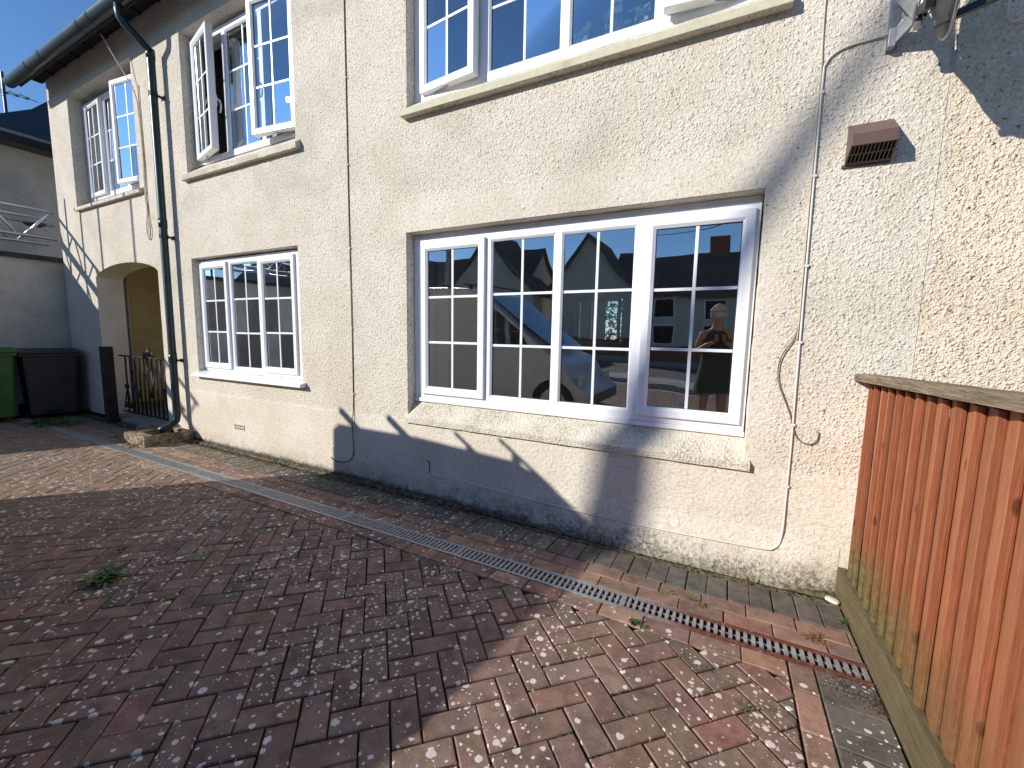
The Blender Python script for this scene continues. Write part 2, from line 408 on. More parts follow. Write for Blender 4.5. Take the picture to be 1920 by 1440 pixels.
def grate_mat():
    t = NT('galvanised_grating'); c = t.coord(); x, y, z = t.sep(c)
    col = t.mix(t.ramp(t.noise(c, 40, 4, 0.6), 0.35, 0.65), (0.38, 0.385, 0.39, 1), (0.27, 0.272, 0.275, 1))
    edge = t.math('ABSOLUTE', t.math('ADD', y, 0.6700))
    e = t.ramp(edge, 0.020, 0.050)
    xr = t.math('ADD', x, t.math('MULTIPLY', t.math('SUBTRACT', t.noise(c, 3, 3), 0.5), 0.8))
    r = t.math('MULTIPLY', t.ramp(xr, -0.62, -0.05), t.math('MAXIMUM', e, t.ramp(xr, 0.35, 1.0)))
    r = t.math('MAXIMUM', r, t.math('MULTIPLY', t.ramp(t.noise(c, 5.5, 4, 0.7), 0.67, 0.72), 0.8))
    r = t.math('MULTIPLY', r, t.ramp(t.noise(c, 55, 4, 0.75), 0.25, 0.45))
    col = t.mix(r, col, t.mix(t.ramp(t.noise(c, 90, 3), 0.35, 0.65), lin(116, 62, 42), lin(82, 44, 34)))
    return t.set(col=col, rough=t.math('ADD', t.math('MULTIPLY', r, 0.4), 0.5), metal=t.math('MULTIPLY', t.math('SUBTRACT', 1.0, r), 0.35), nrm=t.bump(t.noise(c, 160, 3), 1, 0.0012))
M['grate'] = grate_mat()

def wood_mat(name, c1, c2, algae=True, grey=False):
    t = NT(name); c = t.coord(); oi = t.n('ShaderNodeObjectInfo')
    off = t.n('ShaderNodeCombineXYZ'); t.l(t.math('MULTIPLY', oi.outputs['Random'], 37.0), off.inputs[0]); t.l(t.math('MULTIPLY', oi.outputs['Random'], 91.0), off.inputs[2])
    va = t.n('ShaderNodeVectorMath', operation='ADD'); t.l(c, va.inputs[0]); t.l(off.outputs[0], va.inputs[1])
    mp = t.n('ShaderNodeMapping'); t.l(va.outputs[0], mp.inputs[0])
    mp.inputs['Scale'].default_value = (14, 14, 1.1) if not grey else (22, 1.2, 22)
    g = t.noise(mp.outputs[0], 4.0, 6, 0.7, 1.2)
    col = t.mix(t.ramp(g, 0.3, 0.7), c1, c2)
    # saw marks and fine fibres
    mp2 = t.n('ShaderNodeMapping'); t.l(va.outputs[0], mp2.inputs[0]); mp2.inputs['Scale'].default_value = (60, 60, 3) if not grey else (90, 3, 90)
    fib = t.noise(mp2.outputs[0], 6, 3, 0.6)
    k = t.ramp(fib, 0.3, 0.7, 0.88, 1.1); cc = t.n('ShaderNodeCombineColor')
    for i in range(3): t.l(k, cc.inputs[i])
    col = t.mix(1.0, col, cc.outputs[0], 'MULTIPLY')
    # board to board difference
    hv = t.n('ShaderNodeHueSaturation'); t.l(col, hv.inputs['Color']); t.l(t.math('ADD', 0.84, t.math('MULTIPLY', oi.outputs['Random'], 0.30)), hv.inputs['Value'])
    hv.inputs['Saturation'].default_value = 1.0; col = hv.outputs[0]
    if not grey:
        # knots
        mk = t.n('ShaderNodeMapping'); t.l(va.outputs[0], mk.inputs[0]); mk.inputs['Scale'].default_value = (1.0, 1.0, 0.55)
        v = t.n('ShaderNodeTexVoronoi', feature='F1'); t.l(mk.outputs[0], v.inputs['Vector']); v.inputs['Scale'].default_value = 7.5
        kn = t.ramp(v.outputs['Distance'], 0.06, 0.125, 1, 0)
        col = t.mix(t.math('MULTIPLY', kn, 0.75), col, lin(84, 44, 30))
        # pale bloom
        col = t.mix(t.ramp(t.noise(va.outputs[0], 9, 5, 0.7), 0.60, 0.80, 0, 0.35), col, lin(206, 150, 110))
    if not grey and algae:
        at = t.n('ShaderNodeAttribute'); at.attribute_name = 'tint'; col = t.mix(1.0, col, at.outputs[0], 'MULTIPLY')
    x, y, z = t.sep(c)
    if algae:
        base = t.math('ADD', z, t.math('MULTIPLY', y, 0.0342))
        zz = t.math('ADD', base, t.math('MULTIPLY', t.math('SUBTRACT', t.noise(va.outputs[0], 5, 4, 0.7), 0.5), 0.35))
        a = t.math('MULTIPLY', t.ramp(zz, 0.18, 0.50, 1, 0), t.ramp(y, -1.5, -0.5, 0.42, 0.95))
        col = t.mix(a, col, t.mix(t.ramp(t.noise(c, 40, 4), 0.35, 0.65), lin(112, 102, 62), lin(92, 78, 50)))
    h = t.math('ADD', g, t.math('MULTIPLY', fib, 0.6))
    return t.set(col=col, rough=0.82, spec=0.2, nrm=t.bump(h, 1, 0.0022 if not grey else 0.006))
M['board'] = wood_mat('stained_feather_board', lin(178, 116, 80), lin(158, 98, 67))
M['gravel_board'] = wood_mat('algae_gravel_board', lin(120, 110, 82), lin(92, 80, 58), algae=False, grey=True)
M['cap'] = wood_mat('weathered_capping', lin(168, 150, 124), lin(104, 92, 74), algae=False, grey=True)

def trough_mat():
    t = NT('mossy_stone'); c = t.coord()
    col = t.mix(t.ramp(t.noise(c, 14, 6, 0.7), 0.38, 0.62), lin(168, 152, 130), lin(112, 100, 78))
    col = t.mix(t.ramp(t.noise(c, 24, 5, 0.75), 0.56, 0.64), col, lin(54, 46, 30))
    return t.set(col=col, rough=0.95, spec=0.15, nrm=t.bump(t.noise(c, 45, 6, 0.75), 1, 0.015))
M['stone'] = trough_mat()

# ================================================================== SETTING
# ground: one big sheet following the fall of the drive, to the horizon
b = MB()
ys = [60, 0.0, -7.0, -300]
for i in range(3):
    y0, y1 = ys[i], ys[i+1]
    o = -0.035
    b.add([(-300, y0, gz(y0)+o), (300, y0, gz(y0)+o), (300, y1, gz(y1)+o), (-300, y1, gz(y1)+o)], [(0, 3, 2, 1)])
tag(b.build('ground', M['concrete']), kind='structure')
b = MB(); b.box(-300, 300, -15.5, -9.2, gz(-8) - 0.1, gz(-8) - 0.02); tag(b.build('road', M['asphalt']), kind='structure')
b = MB(); b.box(-300, 300, -17.2, -15.5, gz(-8) - 0.1, gz(-8) + 0.10); b.box(-300, 300, -9.2, -7.6, gz(-8) - 0.1, gz(-8) + 0.06)
tag(b.build('pavement', M['concrete']), kind='structure')
b = MB(); b.add([(-60, 6.5, 0.0), (60, 6.5, 0.0), (60, 58, 0.0), (-60, 58, 0.0)], [(0, 1, 2, 3)])
tag(b.build('lawn', M['grass']), kind='structure')

# ---- driveway
drive = empty('driveway', (0, 0, 0), kind='structure')
b = MB()
b.add([(-9.45, -0.02, -0.012), (0.60, -0.02, -0.012), (0.60, -7, gz(-7) - 0.012), (-9.45, -7, gz(-7) - 0.012)], [(0, 3, 2, 1)])
b.build('joint_bed', M['joint'], drive)

def clip(poly, a, bb, c):        # keep a*x+b*y<=c
    out = []
    for i in range(len(poly)):
        p, q = poly[i], poly[(i+1) % len(poly)]
        dp = a*p[0]+bb*p[1]-c; dq = a*q[0]+bb*q[1]-c
        if dp <= 0: out.append(p)
        if dp*dq < 0:
            t = dp/(dp-dq); out.append((p[0]+t*(q[0]-p[0]), p[1]+t*(q[1]-p[1])))
    return out
def area(p): return 0.5*sum(p[i][0]*p[(i+1) % len(p)][1]-p[(i+1) % len(p)][0]*p[i][1] for i in range(len(p)))
def shrink(p, g):                # offset convex CCW polygon inward
    n = len(p); lines = []
    for i in range(n):
        x0, y0 = p[i]; x1, y1 = p[(i+1) % n]; L = math.hypot(x1-x0, y1-y0)
        if L < 1e-6: return None
        nx, ny = -(y1-y0)/L, (x1-x0)/L
        lines.append((nx, ny, nx*x0+ny*y0+g))
    out = []
    for i in range(n):
        a, b_, c = lines[i-1]; d, e, f = lines[i]; det = a*e-b_*d
        if abs(det) < 1e-4: return None
        out.append(((c*e-b_*f)/det, (a*f-c*d)/det))
    return out if area(out) > 0.0003 else None
def clean(p):
    q = []
    for v in p:
        if not q or math.hypot(v[0]-q[-1][0], v[1]-q[-1][1]) > 0.006: q.append(v)
    if len(q) > 2 and math.hypot(q[0][0]-q[-1][0], q[0][1]-q[-1][1]) <= 0.006: q.pop()
    return q
def block_mesh(mb, poly, tint, gap=0.0027, ch=0.004, lift=0.0):
    poly = clean(poly)
    if len(poly) < 3: return False
    if area(poly) < 0: poly = poly[::-1]
    # hand-laid: nudge
    dx, dy = random.uniform(-.0016, .0016), random.uniform(-.0016, .0016)
    p0 = shrink(poly, gap + random.uniform(0, .0012)); 
    if not p0: return False
    p1 = shrink(p0, ch)
    if not p1: return False
    cx = sum(p[0] for p in poly)/len(poly); cyy = sum(p[1] for p in poly)/len(poly)
    tx, ty, tz = random.gauss(0, .006), random.gauss(0, .006), random.gauss(0, .0011) + lift
    H = lambda x, y, o: (x+dx, y+dy, gz(y) + tz + tx*(x-cx) + ty*(y-cyy) + o)
    n = len(p0)
    vs_ = [H(x, y, -0.03) for x, y in p0] + [H(x, y, -ch*0.9) for x, y in p0] + [H(x, y, 0) for x, y in p1]
    fs = [tuple(range(2*n, 3*n))]
    for i in range(n):
        j = (i+1) % n
        fs += [(i, j, n+j, n+i), (n+i, n+j, 2*n+j, 2*n+i)]
    mb.add(vs_, fs, tint)
    return True
def rectp(x0, x1, y0, y1): return [(x0, y0), (x1, y0), (x1, y1), (x0, y1)]
def jitter(c, a=0.12):
    k = 1 + random.uniform(-a, a)
    return tuple(max(0.004, ch*k*(1+random.uniform(-.04, .04))) for ch in c[:3]) + (1,)
REDS = [lin(137, 109, 97), lin(131, 105, 94), lin(141, 113, 100), lin(128, 104, 93), lin(135, 112, 99), lin(126, 105, 94), lin(144, 114, 101), lin(124, 103, 92), lin(139, 115, 102)]
GREYS = [lin(100, 97, 91), lin(94, 91, 86), lin(106, 101, 94), lin(97, 92, 85)]
PINKS = [lin(166, 132, 112), lin(156, 120, 102), lin(170, 138, 116), lin(150, 122, 104), lin(146, 118, 100)]
def blockcol(x, y):
    # loose drifts of redder and greyer blocks
    r = random.random()
    if r < 0.05: return jitter(lin(112, 101, 91), 0.06)
    if r < 0.10: return jitter(lin(146, 110, 98))
    return jitter(random.choice(REDS), 0.075)

def proj_size(x, y):
    d = Vector((x, y, gz(y))) - CAM; w = d.dot(fw)
    if w < 0.1: return 0
    u = 960 + 782*d.dot(rr)/w; v = 720 - 782*d.dot(uu)/w
    if not (-60 < u < 1980 and 500 < v < 1500): return 0
    return abs(d.z) / d.length * (1/ (w*w))

blocks = []                      # (polygon, tint)
A_ = 0.0974; ang = R(45.3); U0, V0 = -1.227, -0.885
XL, XR, YT, YB = -9.42, 0.303, -0.846, -6.9
ca, sa = math.cos(ang), math.sin(ang)
for i in range(-140, 140):
    for j in range(-140, 140):
        r = (i - j) % 4
        if r == 0: u0, u1, v0, v1 = i, i+2, j, j+1
        elif r == 3: u0, u1, v0, v1 = i, i+1, j, j+2
        else: continue
        pl = []
        for (u, v) in ((u0, v0), (u1, v0), (u1, v1), (u0, v1)):
            uu_ = U0 + u*A_; vv_ = V0 + v*A_
            pl.append((uu_*ca - vv_*sa, uu_*sa + vv_*ca))
        cxp = sum(p[0] for p in pl)/4; cyp = sum(p[1] for p in pl)/4
        if not (XL-.3 < cxp < XR+.3 and YB-.2 < cyp < YT+.3): continue
        for (a, b_, c) in ((1, 0, XR), (-1, 0, -XL), (0, 1, YT), (0, -1, -YB)):
            pl = clip(pl, a, b_, c)
            if len(pl) < 3: break
        if len(pl) < 3 or abs(area(pl)) < 0.0012: continue
        blocks.append((pl, blockcol(cxp, cyp), cxp, cyp))
blocks.sort(key=lambda t: -proj_size(t[2], t[3]))
for pl, tint, *_ in blocks[:300]:
    m = MB()
    if block_mesh(m, pl, tint): m.build('paving_block', M['paver'], drive, recalc=False)
m = MB()
for pl, tint, *_ in blocks[300:]: block_mesh(m, pl, tint)
tag(m.build('paving_block', M['paver'], drive, recalc=False), kind='stuff')

def row(name, x0, x1, y0, y1, pitch, cols, along='x', off=0.0, amt=.12):
    k = 0; p = (x0 if along == 'x' else y0)
    end = x1 if along == 'x' else y1
    a = p - off
    while a < end - 0.004:
        bnd = min(a + pitch, end); st = max(a, p)
        if bnd - st > 0.015:
            poly = rectp(st, bnd, y0, y1) if along == 'x' else rectp(x0, x1, st, bnd)
            mm = MB()
            if block_mesh(mm, poly, jitter(random.choice(cols), amt), gap=0.0015): mm.build(name, M['paver'], drive, recalc=False)
        a += pitch
# charcoal soldier course at the wall foot, phase from the photograph (a joint at x=-0.636)
SP = 0.1025
row('soldier_block', -0.636 - SP*84, 0.594, -0.386, -0.166, SP, GREYS)
PK = PINKS + REDS[:4]
row('border_block', -9.40, 0.594, -0.494, -0.388, 0.205, PK, off=0.07)
row('border_block', -9.40, 0.594, -0.602, -0.496, 0.205, PK, off=0.17)
row('border_block', -9.40, 0.303, -0.844, -0.740, 0.205, PK, off=0.10)
# the return along the fence
row('border_block', 0.305, 0.397, -7.0, -0.740, 0.205, PK, along='y', off=0.05)
row('soldier_block', 0.399, 0.594, -4.2, -0.740, SP, GREYS, along='y')

# mortar strip at the foot of the wall
b = MB(); NX = 560; xs = [-9.4 + 10.0*i/NX for i in range(NX+1)]
prof = [(0.0, 0.006), (-0.03, 0.004), (-0.06, 0.002), (-0.09, -0.004), (-0.125, 0.0), (-0.150, -0.002), (-0.166, -0.014)]
vv = []
for x in xs:
    w = 0.5 + 0.5*math.sin(x*7.3) * math.sin(x*2.1)
    for (y, z) in prof:
        n_ = random.uniform(-.0035, .0035)
        crack = -0.010 if (abs(y + 0.09 + 0.012*math.sin(x*5)) < 0.02) else 0
        vv.append((x, y*(0.92+0.06*w) + random.uniform(-.002, .002), z + n_ + crack))
k = len(prof)
fl_ = MB(); fv = []
xf_ = [x for x in xs if x > -3.35]
for x in xf_:
    q = max(0.0, min(1.0, (x + 3.3)/3.0)); q = q*q*(3-2*q)*max(0.0, min(1.0, (.60-x)/.25))
    for (y, z) in ((0.004, .30), (-.004, .24), (-.012, .16), (-.028, .085), (-.048, .035), (-.080, .0), (-.084, -.01)):
        fv.append((x, (y*q-.003 if z < .29 else y) + (random.uniform(-.0015, .0015) if z < .2 else 0) - (.0015 if .2 < z < .29 else 0), z + random.uniform(-.002, .002)*(z < .2)))
fl_.add(fv, [(i*7+j, i*7+j+1, (i+1)*7+j+1, (i+1)*7+j) for i in range(len(xf_)-1) for j in range(6)])
b.add(vv, [(i*k+j, i*k+j+1, (i+1)*k+j+1, (i+1)*k+j) for i in range(NX) for j in range(k-1)])
b.build('wall_foot_mortar', M['mortar'], drive)

# ---- drain channel
drain = empty('drain_channel', (0, -0.67, 0), label='long slotted metal drain channel, rusty at the fence end, let into the block paving', cat='drain')
DX0, DX1 = -9.2, 0.592
def dz(y): return gz(y)
b = MB()
for (ya, yb) in ((-0.618, -0.604), (-0.737, -0.723)):
    b.hexa([(DX0, ya, dz(ya)-.03), (DX1, ya, dz(ya)-.03), (DX1, yb, dz(yb)-.03), (DX0, yb, dz(yb)-.03),
            (DX0, ya, dz(ya)+.002), (DX1, ya, dz(ya)+.002), (DX1, yb, dz(yb)+.002), (DX0, yb, dz(yb)+.002)])
keep(b.build('side_rail', M['grate']), drain)
b = MB()
b.add([(DX0, -.620, dz(-.62)-.004), (DX1, -.620, dz(-.62)-.004), (DX1, -.620, -.09), (DX0, -.620, -.09)], [(0,1,2,3)])
b.add([(DX0, -.721, dz(-.72)-.004), (DX1, -.721, dz(-.72)-.004), (DX1, -.721, -.09), (DX0, -.721, -.09)], [(0,1,2,3)])
b.add([(DX0, -.620, -.03), (DX1, -.620, -.03), (DX1, -.721, -.03), (DX0, -.721, -.03)], [(0,1,2,3)])
keep(b.build('trough', M['dark']), drain)
b = MB(); b.box(DX0, DX1, -0.6725, -0.6675, 0.004, dz(-.67)-.004)
keep(b.build('centre_rib', M['grate']), drain)
pitch = 0.0305; nb = int((DX1-DX0)/pitch); rest = MB()
bar_me = None
for i in range(nb):
    x = DX1 - 0.010 - i*pitch
    seam = (i % 33 == 32)
    def barmesh(mm, x, w):
        ya, yb = -0.722, -0.619
        z0a, z0b = dz(ya), dz(yb); h = .0005
        c = .0015
        pts = [(x-w, ya, z0a-.012), (x+w, ya, z0a-.012), (x+w, yb, z0b-.012), (x-w, yb, z0b-.012),
               (x-w+c, ya, z0a+h), (x+w-c, ya, z0a+h), (x+w-c, yb, z0b+h), (x-w+c, yb, z0b+h)]
        mm.hexa(pts)
        # rounded ends of the slot
        for (yy, s_) in ((ya, 1), (yb, -1)):
            mm.add([(x+w-c, yy, dz(yy)+h), (x+pitch-w+c, yy, dz(yy)+h), (x+pitch-w-.002, yy+s_*.006, dz(yy)+h-.0002), (x+w+.002, yy+s_*.006, dz(yy)+h-.0002),
                    (x+w-c, yy, dz(yy)-.01), (x+pitch-w+c, yy, dz(yy)-.01), (x+pitch-w-.002, yy+s_*.006, dz(yy)-.01), (x+w+.002, yy+s_*.006, dz(yy)-.01)],
                   [(0,1,2,3), (3,2,6,7)])
    w = 0.0085 if not seam else 0.014
    if i < 300:
        mm = MB(); barmesh(mm, x, w); keep(mm.build('grate_bar', M['grate']), drain)
    else: barmesh(rest, x, w)
if rest.v: keep(tag(rest.build('grate_bar', M['grate']), kind='stuff'), drain)

# ================================================================== THE HOUSE
house = empty('house', (0, 0, 0), label='cream roughcast house with white georgian-barred windows and an arched side passage', cat='house')
Z_EAVE = 5.045
ZB = -0.1
XW0, XW1 = -9.38, 0.90
# openings (x0,x1,z0,z1)
OP = {'big': (-2.40, 0.12, 0.665, 2.175), 'midlow': (-5.66, -3.75, 0.845, 2.185), 'upbig': (-2.38, 0.13, 3.09, 4.62),
      'midup': (-5.62, -3.725, 3.10, 4.61), 'leftup': (-8.68, -6.75, 3.12, 4.66)}
ARX0, ARX1, ARZ, ARC = -8.27, -6.46, 2.09, 2.245
def arch_z(x):
    t = (x - ARX0) / (ARX1 - ARX0) * 2 - 1
    return ARZ + (ARC - ARZ) * math.sqrt(max(0, 1 - t*t*0.999)) ** 1.35
wall = MB()
xb = sorted({XW0, XW1, *[o[0] for o in OP.values()], *[o[1] for o in OP.values()], ARX0, ARX1})
zb = sorted({ZB, Z_EAVE, *[o[2] for o in OP.values()], *[o[3] for o in OP.values()], ARC+0.04})
def inside(x, z):
    for o in OP.values():
        if o[0] < x < o[1] and o[2] < z < o[3]: return True
    return ARX0 < x < ARX1 and z < ARC+0.04
for i in range(len(xb)-1):
    for j in range(len(zb)-1):
        if not inside((xb[i]+xb[i+1])/2, (zb[j]+zb[j+1])/2):
            wall.add([(xb[i], 0, zb[j]), (xb[i+1], 0, zb[j]), (xb[i+1], 0, zb[j+1]), (xb[i], 0, zb[j+1])], [(0, 1, 2, 3)])
# arch spandrel and soffit
N = 28
for i in range(N):
    xa = ARX0 + (ARX1-ARX0)*i/N; xc = ARX0 + (ARX1-ARX0)*(i+1)/N
    za, zc = arch_z(xa), arch_z(xc)
    wall.add([(xa, 0, za), (xc, 0, zc), (xc, 0, ARC+0.04), (xa, 0, ARC+0.04)], [(0, 1, 2, 3)])
# reveals of the window openings, wobbled a little like hand-laid render
def reveal(o, d):
    x0, x1, z0, z1 = o; n = 14
    def strip(p0, p1, inn):
        vs_ = []
        for k in range(n+1):
            t = k/n; q = Vector(p0).lerp(Vector(p1), t); w = 0.0035*math.sin(k*2.3+p0[0]*5) if 0 < k < n else 0
            vs_ += [tuple(q), tuple(q + Vector(inn)*0.004 + Vector((0, 0.008, 0))), tuple(q + Vector(inn)*(0.006+w) + Vector((0, d, 0)))]
        wall.add(vs_, [(k*3+m_, k*3+m_+1, (k+1)*3+m_+1, (k+1)*3+m_) for k in range(n) for m_ in (0, 1)])
    strip((x0, 0, z0), (x0, 0, z1), (1, 0, 0)); strip((x1, 0, z0), (x1, 0, z1), (-1, 0, 0)); strip((x0, 0, z1), (x1, 0, z1), (0, 0, -1)); strip((x0, 0, z0), (x1, 0, z0), (0, 0, 1))
for k_, o in OP.items(): reveal(o, 0.22 if k_ in ('leftup', 'midup') else 0.2)
# left return of the wall and the back
wall.add([(XW0, 0, ZB), (XW0, 7, ZB), (XW0, 7, Z_EAVE), (XW0, 0, Z_EAVE)], [(0, 1, 2, 3)])
wall.build('wall', M['render'], house)
fl_.build('plinth_flare', M['render'], house, smooth=True)
b = MB()
b.add([(ARX0, 0, ZB), (ARX0, 0.31, ZB), (ARX0, 0.31, ARZ), (ARX0, 0, ARZ)], [(0, 1, 2, 3)])
b.add([(ARX1, 0, ZB), (ARX1, 0.31, ZB), (ARX1, 0.31, ARZ), (ARX1, 0, ARZ)], [(0, 1, 2, 3)])
for i in range(N):
    xa = ARX0 + (ARX1-ARX0)*i/N; xc = ARX0 + (ARX1-ARX0)*(i+1)/N
    b.add([(xa, 0, arch_z(xa)), (xc, 0, arch_z(xc)), (xc, 0.31, arch_z(xc)), (xa, 0.31, arch_z(xa))], [(0, 1, 2, 3)])
b.build('arch_reveal', M['reveal_in'], house)
b = MB()   # passage behind the arch
b.add([(-9.3, 0.31, 0), (-9.3, 1.5, 0), (-9.3, 1.5, 2.7), (-9.3, 0.31, 2.7)], [(0, 1, 2, 3)])
b.add([(-9.3, 1.5, 0), (-5.9, 1.5, 0), (-5.9, 1.5, 2.7), (-9.3, 1.5, 2.7)], [(0, 1, 2, 3)])
b.add([(-5.9, 0.31, 0), (-5.9, 1.5, 0), (-5.9, 1.5, 2.7), (-5.9, 0.31, 2.7)], [(0, 1, 2, 3)])
b.add([(-9.3, 0.31, 2.7), (-5.9, 0.31, 2.7), (-5.9, 1.5, 2.7), (-9.3, 1.5, 2.7)], [(0, 1, 2, 3)])
b.add([(-9.3, 0.312, 0), (ARX0, 0.312, 0), (ARX0, 0.312, 2.7), (-9.3, 0.312, 2.7)], [(0, 1, 2, 3)])
b.add([(-5.9, 0.312, 0), (ARX1, 0.312, 0), (ARX1, 0.312, 2.7), (-5.9, 0.312, 2.7)], [(0, 1, 2, 3)])
b.add([(ARX0, 0.312, ARC), (ARX1, 0.312, ARC), (ARX1, 0.312, 2.7), (ARX0, 0.312, 2.7)], [(0, 1, 2, 3)])
b.build('passage_wall', M['porch'], house)
b = MB(); b.box(-9.3, -5.9, 0.0, 1.5, -0.1, 0.06); b.build('threshold', M['concrete'], house, bevel=0.01)

# interior: shell that keeps daylight out except through the windows
b = MB(); T0 = 0.36
def room(x0, x1, z0, z1, y1, hole=None):
    b.add([(x0, T0, z0), (x0, y1, z0), (x0, y1, z1), (x0, T0, z1)], [(0,1,2,3)])
    b.add([(x1, T0, z0), (x1, y1, z0), (x1, y1, z1), (x1, T0, z1)], [(0,1,2,3)])
    b.add([(x0, T0, z1), (x1, T0, z1), (x1, y1, z1), (x0, y1, z1)], [(0,1,2,3)])
    if hole:
        h = hole; xs_ = [x0, h[0], h[1], x1]; zs_ = [z0, h[2], h[3], z1]
        for i in range(3):
            for j in range(3):
                if i == 1 and j == 1: continue
                b.add([(xs_[i], y1, zs_[j]), (xs_[i+1], y1, zs_[j]), (xs_[i+1], y1, zs_[j+1]), (xs_[i], y1, zs_[j+1])], [(0,1,2,3)])
    else:
        b.add([(x0, y1, z0), (x1, y1, z0), (x1, y1, z1), (x0, y1, z1)], [(0,1,2,3)])
room(-3.2, 0.8, 0.12, 2.55, 4.5, (-2.42, -1.66, 1.28, 2.02))
room(-5.85, -3.25, 0.12, 2.55, 4.5)
b.build('interior_wall', M['inner'], house)
b = MB()
room(-3.2, 0.8, 2.75, 4.9, 4.5); room(-5.85, -3.25, 2.75, 4.9, 4.0); room(-9.2, -6.2, 2.75, 4.9, 3.5)
for (x0, x1) in ((-3.2, 0.8), (-5.85, -3.25), (-9.2, -6.2)):
    b.add([(x0, T0, 2.76), (x1, T0, 2.76), (x1, 4.5, 2.76), (x0, 4.5, 2.76)], [(0,1,2,3)])
b.build('upstairs_wall', M['dark_room'], house)
b = MB(); b.add([(-5.85, T0, 0.12), (0.8, T0, 0.12), (0.8, 4.5, 0.12), (-5.85, 4.5, 0.12)], [(0,1,2,3)])
b.build('floor', M['room_floor'], house)
# inner leaf closing the gap between facade and rooms
b = MB()
for i in range(len(xb)-1):
    for j in range(len(zb)-1):
        if not inside((xb[i]+xb[i+1])/2, (zb[j]+zb[j+1])/2):
            b.add([(xb[i], T0, zb[j]), (xb[i+1], T0, zb[j]), (xb[i+1], T0, zb[j+1]), (xb[i], T0, zb[j+1])], [(0,1,2,3)])
for o in OP.values():
    x0, x1, z0, z1 = o
    for pts in (((x0, z0), (x0, z1)), ((x1, z0), (x1, z1)), ((x0, z0), (x1, z0)), ((x0, z1), (x1, z1))):
        (xa, za), (xc, zc) = pts
        b.add([(xa, 0.2, za), (xc, 0.2, zc), (xc, T0, zc), (xa, T0, za)], [(0,1,2,3)])
b.build('inner_leaf', M['inner'], house)
b = MB(); b.add([(XW0, 7, ZB), (-2.6, 7, ZB), (-2.6, 7, Z_EAVE), (XW0, 7, Z_EAVE)], [(0,1,2,3)])
b.add([(-1.4, 4.6, ZB), (XW1, 4.6, ZB), (XW1, 4.6, Z_EAVE), (-1.4, 4.6, Z_EAVE)], [(0,1,2,3)])
b.build('rear_wall', M['far_wall'], house)
# upper floors cap + roof, soffit, rafters
b = MB()
PITCHR = math.tan(R(42))
y_e, z_e = -0.27, 5.02
def roof_strip(x0, x1, y0, z0, y1, z1, th=0.05):
    b.hexa([(x0, y0, z0-th), (x1, y0, z0-th), (x1, y1, z1-th), (x0, y1, z1-th), (x0, y0, z0), (x1, y0, z0), (x1, y1, z1), (x0, y1, z1)])
roof_strip(-9.50, 0.83, y_e, z_e+0.05, 3.6, z_e+0.05+PITCHR*4.06)
roof_strip(-9.50, 0.83, 7.7, z_e+0.05, 3.61, z_e+0.04+PITCHR*4.06)
roof_o = b.build('roof', M['slate'], house)
b = MB(); b.box(-9.50, 0.83, -0.222, 0.02, 5.035, 5.05); b.build('soffit', M['soffit'], roof_o)
b = MB(); b.box(-9.50, 0.83, -0.248, -0.223, 4.86, 5.06); b.build('fascia', M['soffit'], roof_o)
for i in range(24):
    x = -9.5 + i*0.44; b = MB(); b.box(x, x+.05, -.221, -.003, 5.012, 5.034)
    b.build('rafter_end', M['soffit'], roof_o)
# gutter: half round with joints, plus outlet
b = MB(); gy, gz0, gr = -0.325, 4.895, 0.074
n = 14; X0g, X1g = -9.56, 0.8
outer = [(gy + gr*math.cos(math.pi + math.pi*k/n), gz0 + gr*1.1*math.sin(math.pi + math.pi*k/n)) for k in range(n+1)]
inn = [(gy + (gr-.006)*math.cos(math.pi + math.pi*k/n), gz0 + (gr-.006)*1.1*math.sin(math.pi + math.pi*k/n)) for k in range(n, -1, -1)]
b.prism(outer + inn, 0, X0g, X1g)
b.prism(outer, 0, X0g-.004, X0g+.004)
g_o = b.build('gutter', M['green_gutter'], house, smooth=False)
for x in (-8.7, -8.2, -7.0, -6.72, -4.6, -2.6):
    b = MB(); rr_ = gr+.006
    b.prism([(gy + rr_*math.cos(math.pi + math.pi*k/n), gz0+.004 + rr_*1.1*math.sin(math.pi + math.pi*k/n)) for k in range(n+1)] +
            [(gy + (rr_-.005)*math.cos(math.pi + math.pi*k/n), gz0+.004 + (rr_-.005)*1.1*math.sin(math.pi + math.pi*k/n)) for k in range(n, -1, -1)], 0, x-.03, x+.03)
    b.build('gutter_joint', M['black_plastic'], g_o)
# downpipe
XP, YP = -6.03, -0.095
b = MB()
b.tube([(-6.10, -0.325, 4.86), (-6.10, -0.325, 4.76), (-6.10, -0.32, 4.71), (-6.09, -0.29, 4.66), (XP-.01, YP-.03, 4.50), (XP, YP, 4.45), (XP, YP, 4.40), (XP, YP, 0.30), (XP, YP-.01, 0.24), (XP-.02, YP-.06, 0.19), (XP-.05, YP-.13, 0.15), (XP-.06, YP-.17, 0.12)], 0.040, 14)
dp = b.build('downpipe', M['green_gutter'], house, smooth=True)
for z in (4.02, 2.45, 0.98):
    b = MB(); b.tube([(XP, YP, z-.022), (XP, YP, z+.022)], 0.0465, 14); b.bar((XP, YP+.02, z), (XP, 0.0, z), .02, .022); b.box(XP-.04, XP+.04, -.008, .004, z-.02, z+.02)
    b.build('pipe_bracket', M['black_plastic'], dp)
for z in (4.44, 2.6, 1.02):
    b = MB(); b.tube([(XP, YP, z-.05), (XP, YP, z+.05)], 0.0445, 14); b.build('pipe_socket', M['green_gutter'], dp, smooth=True)

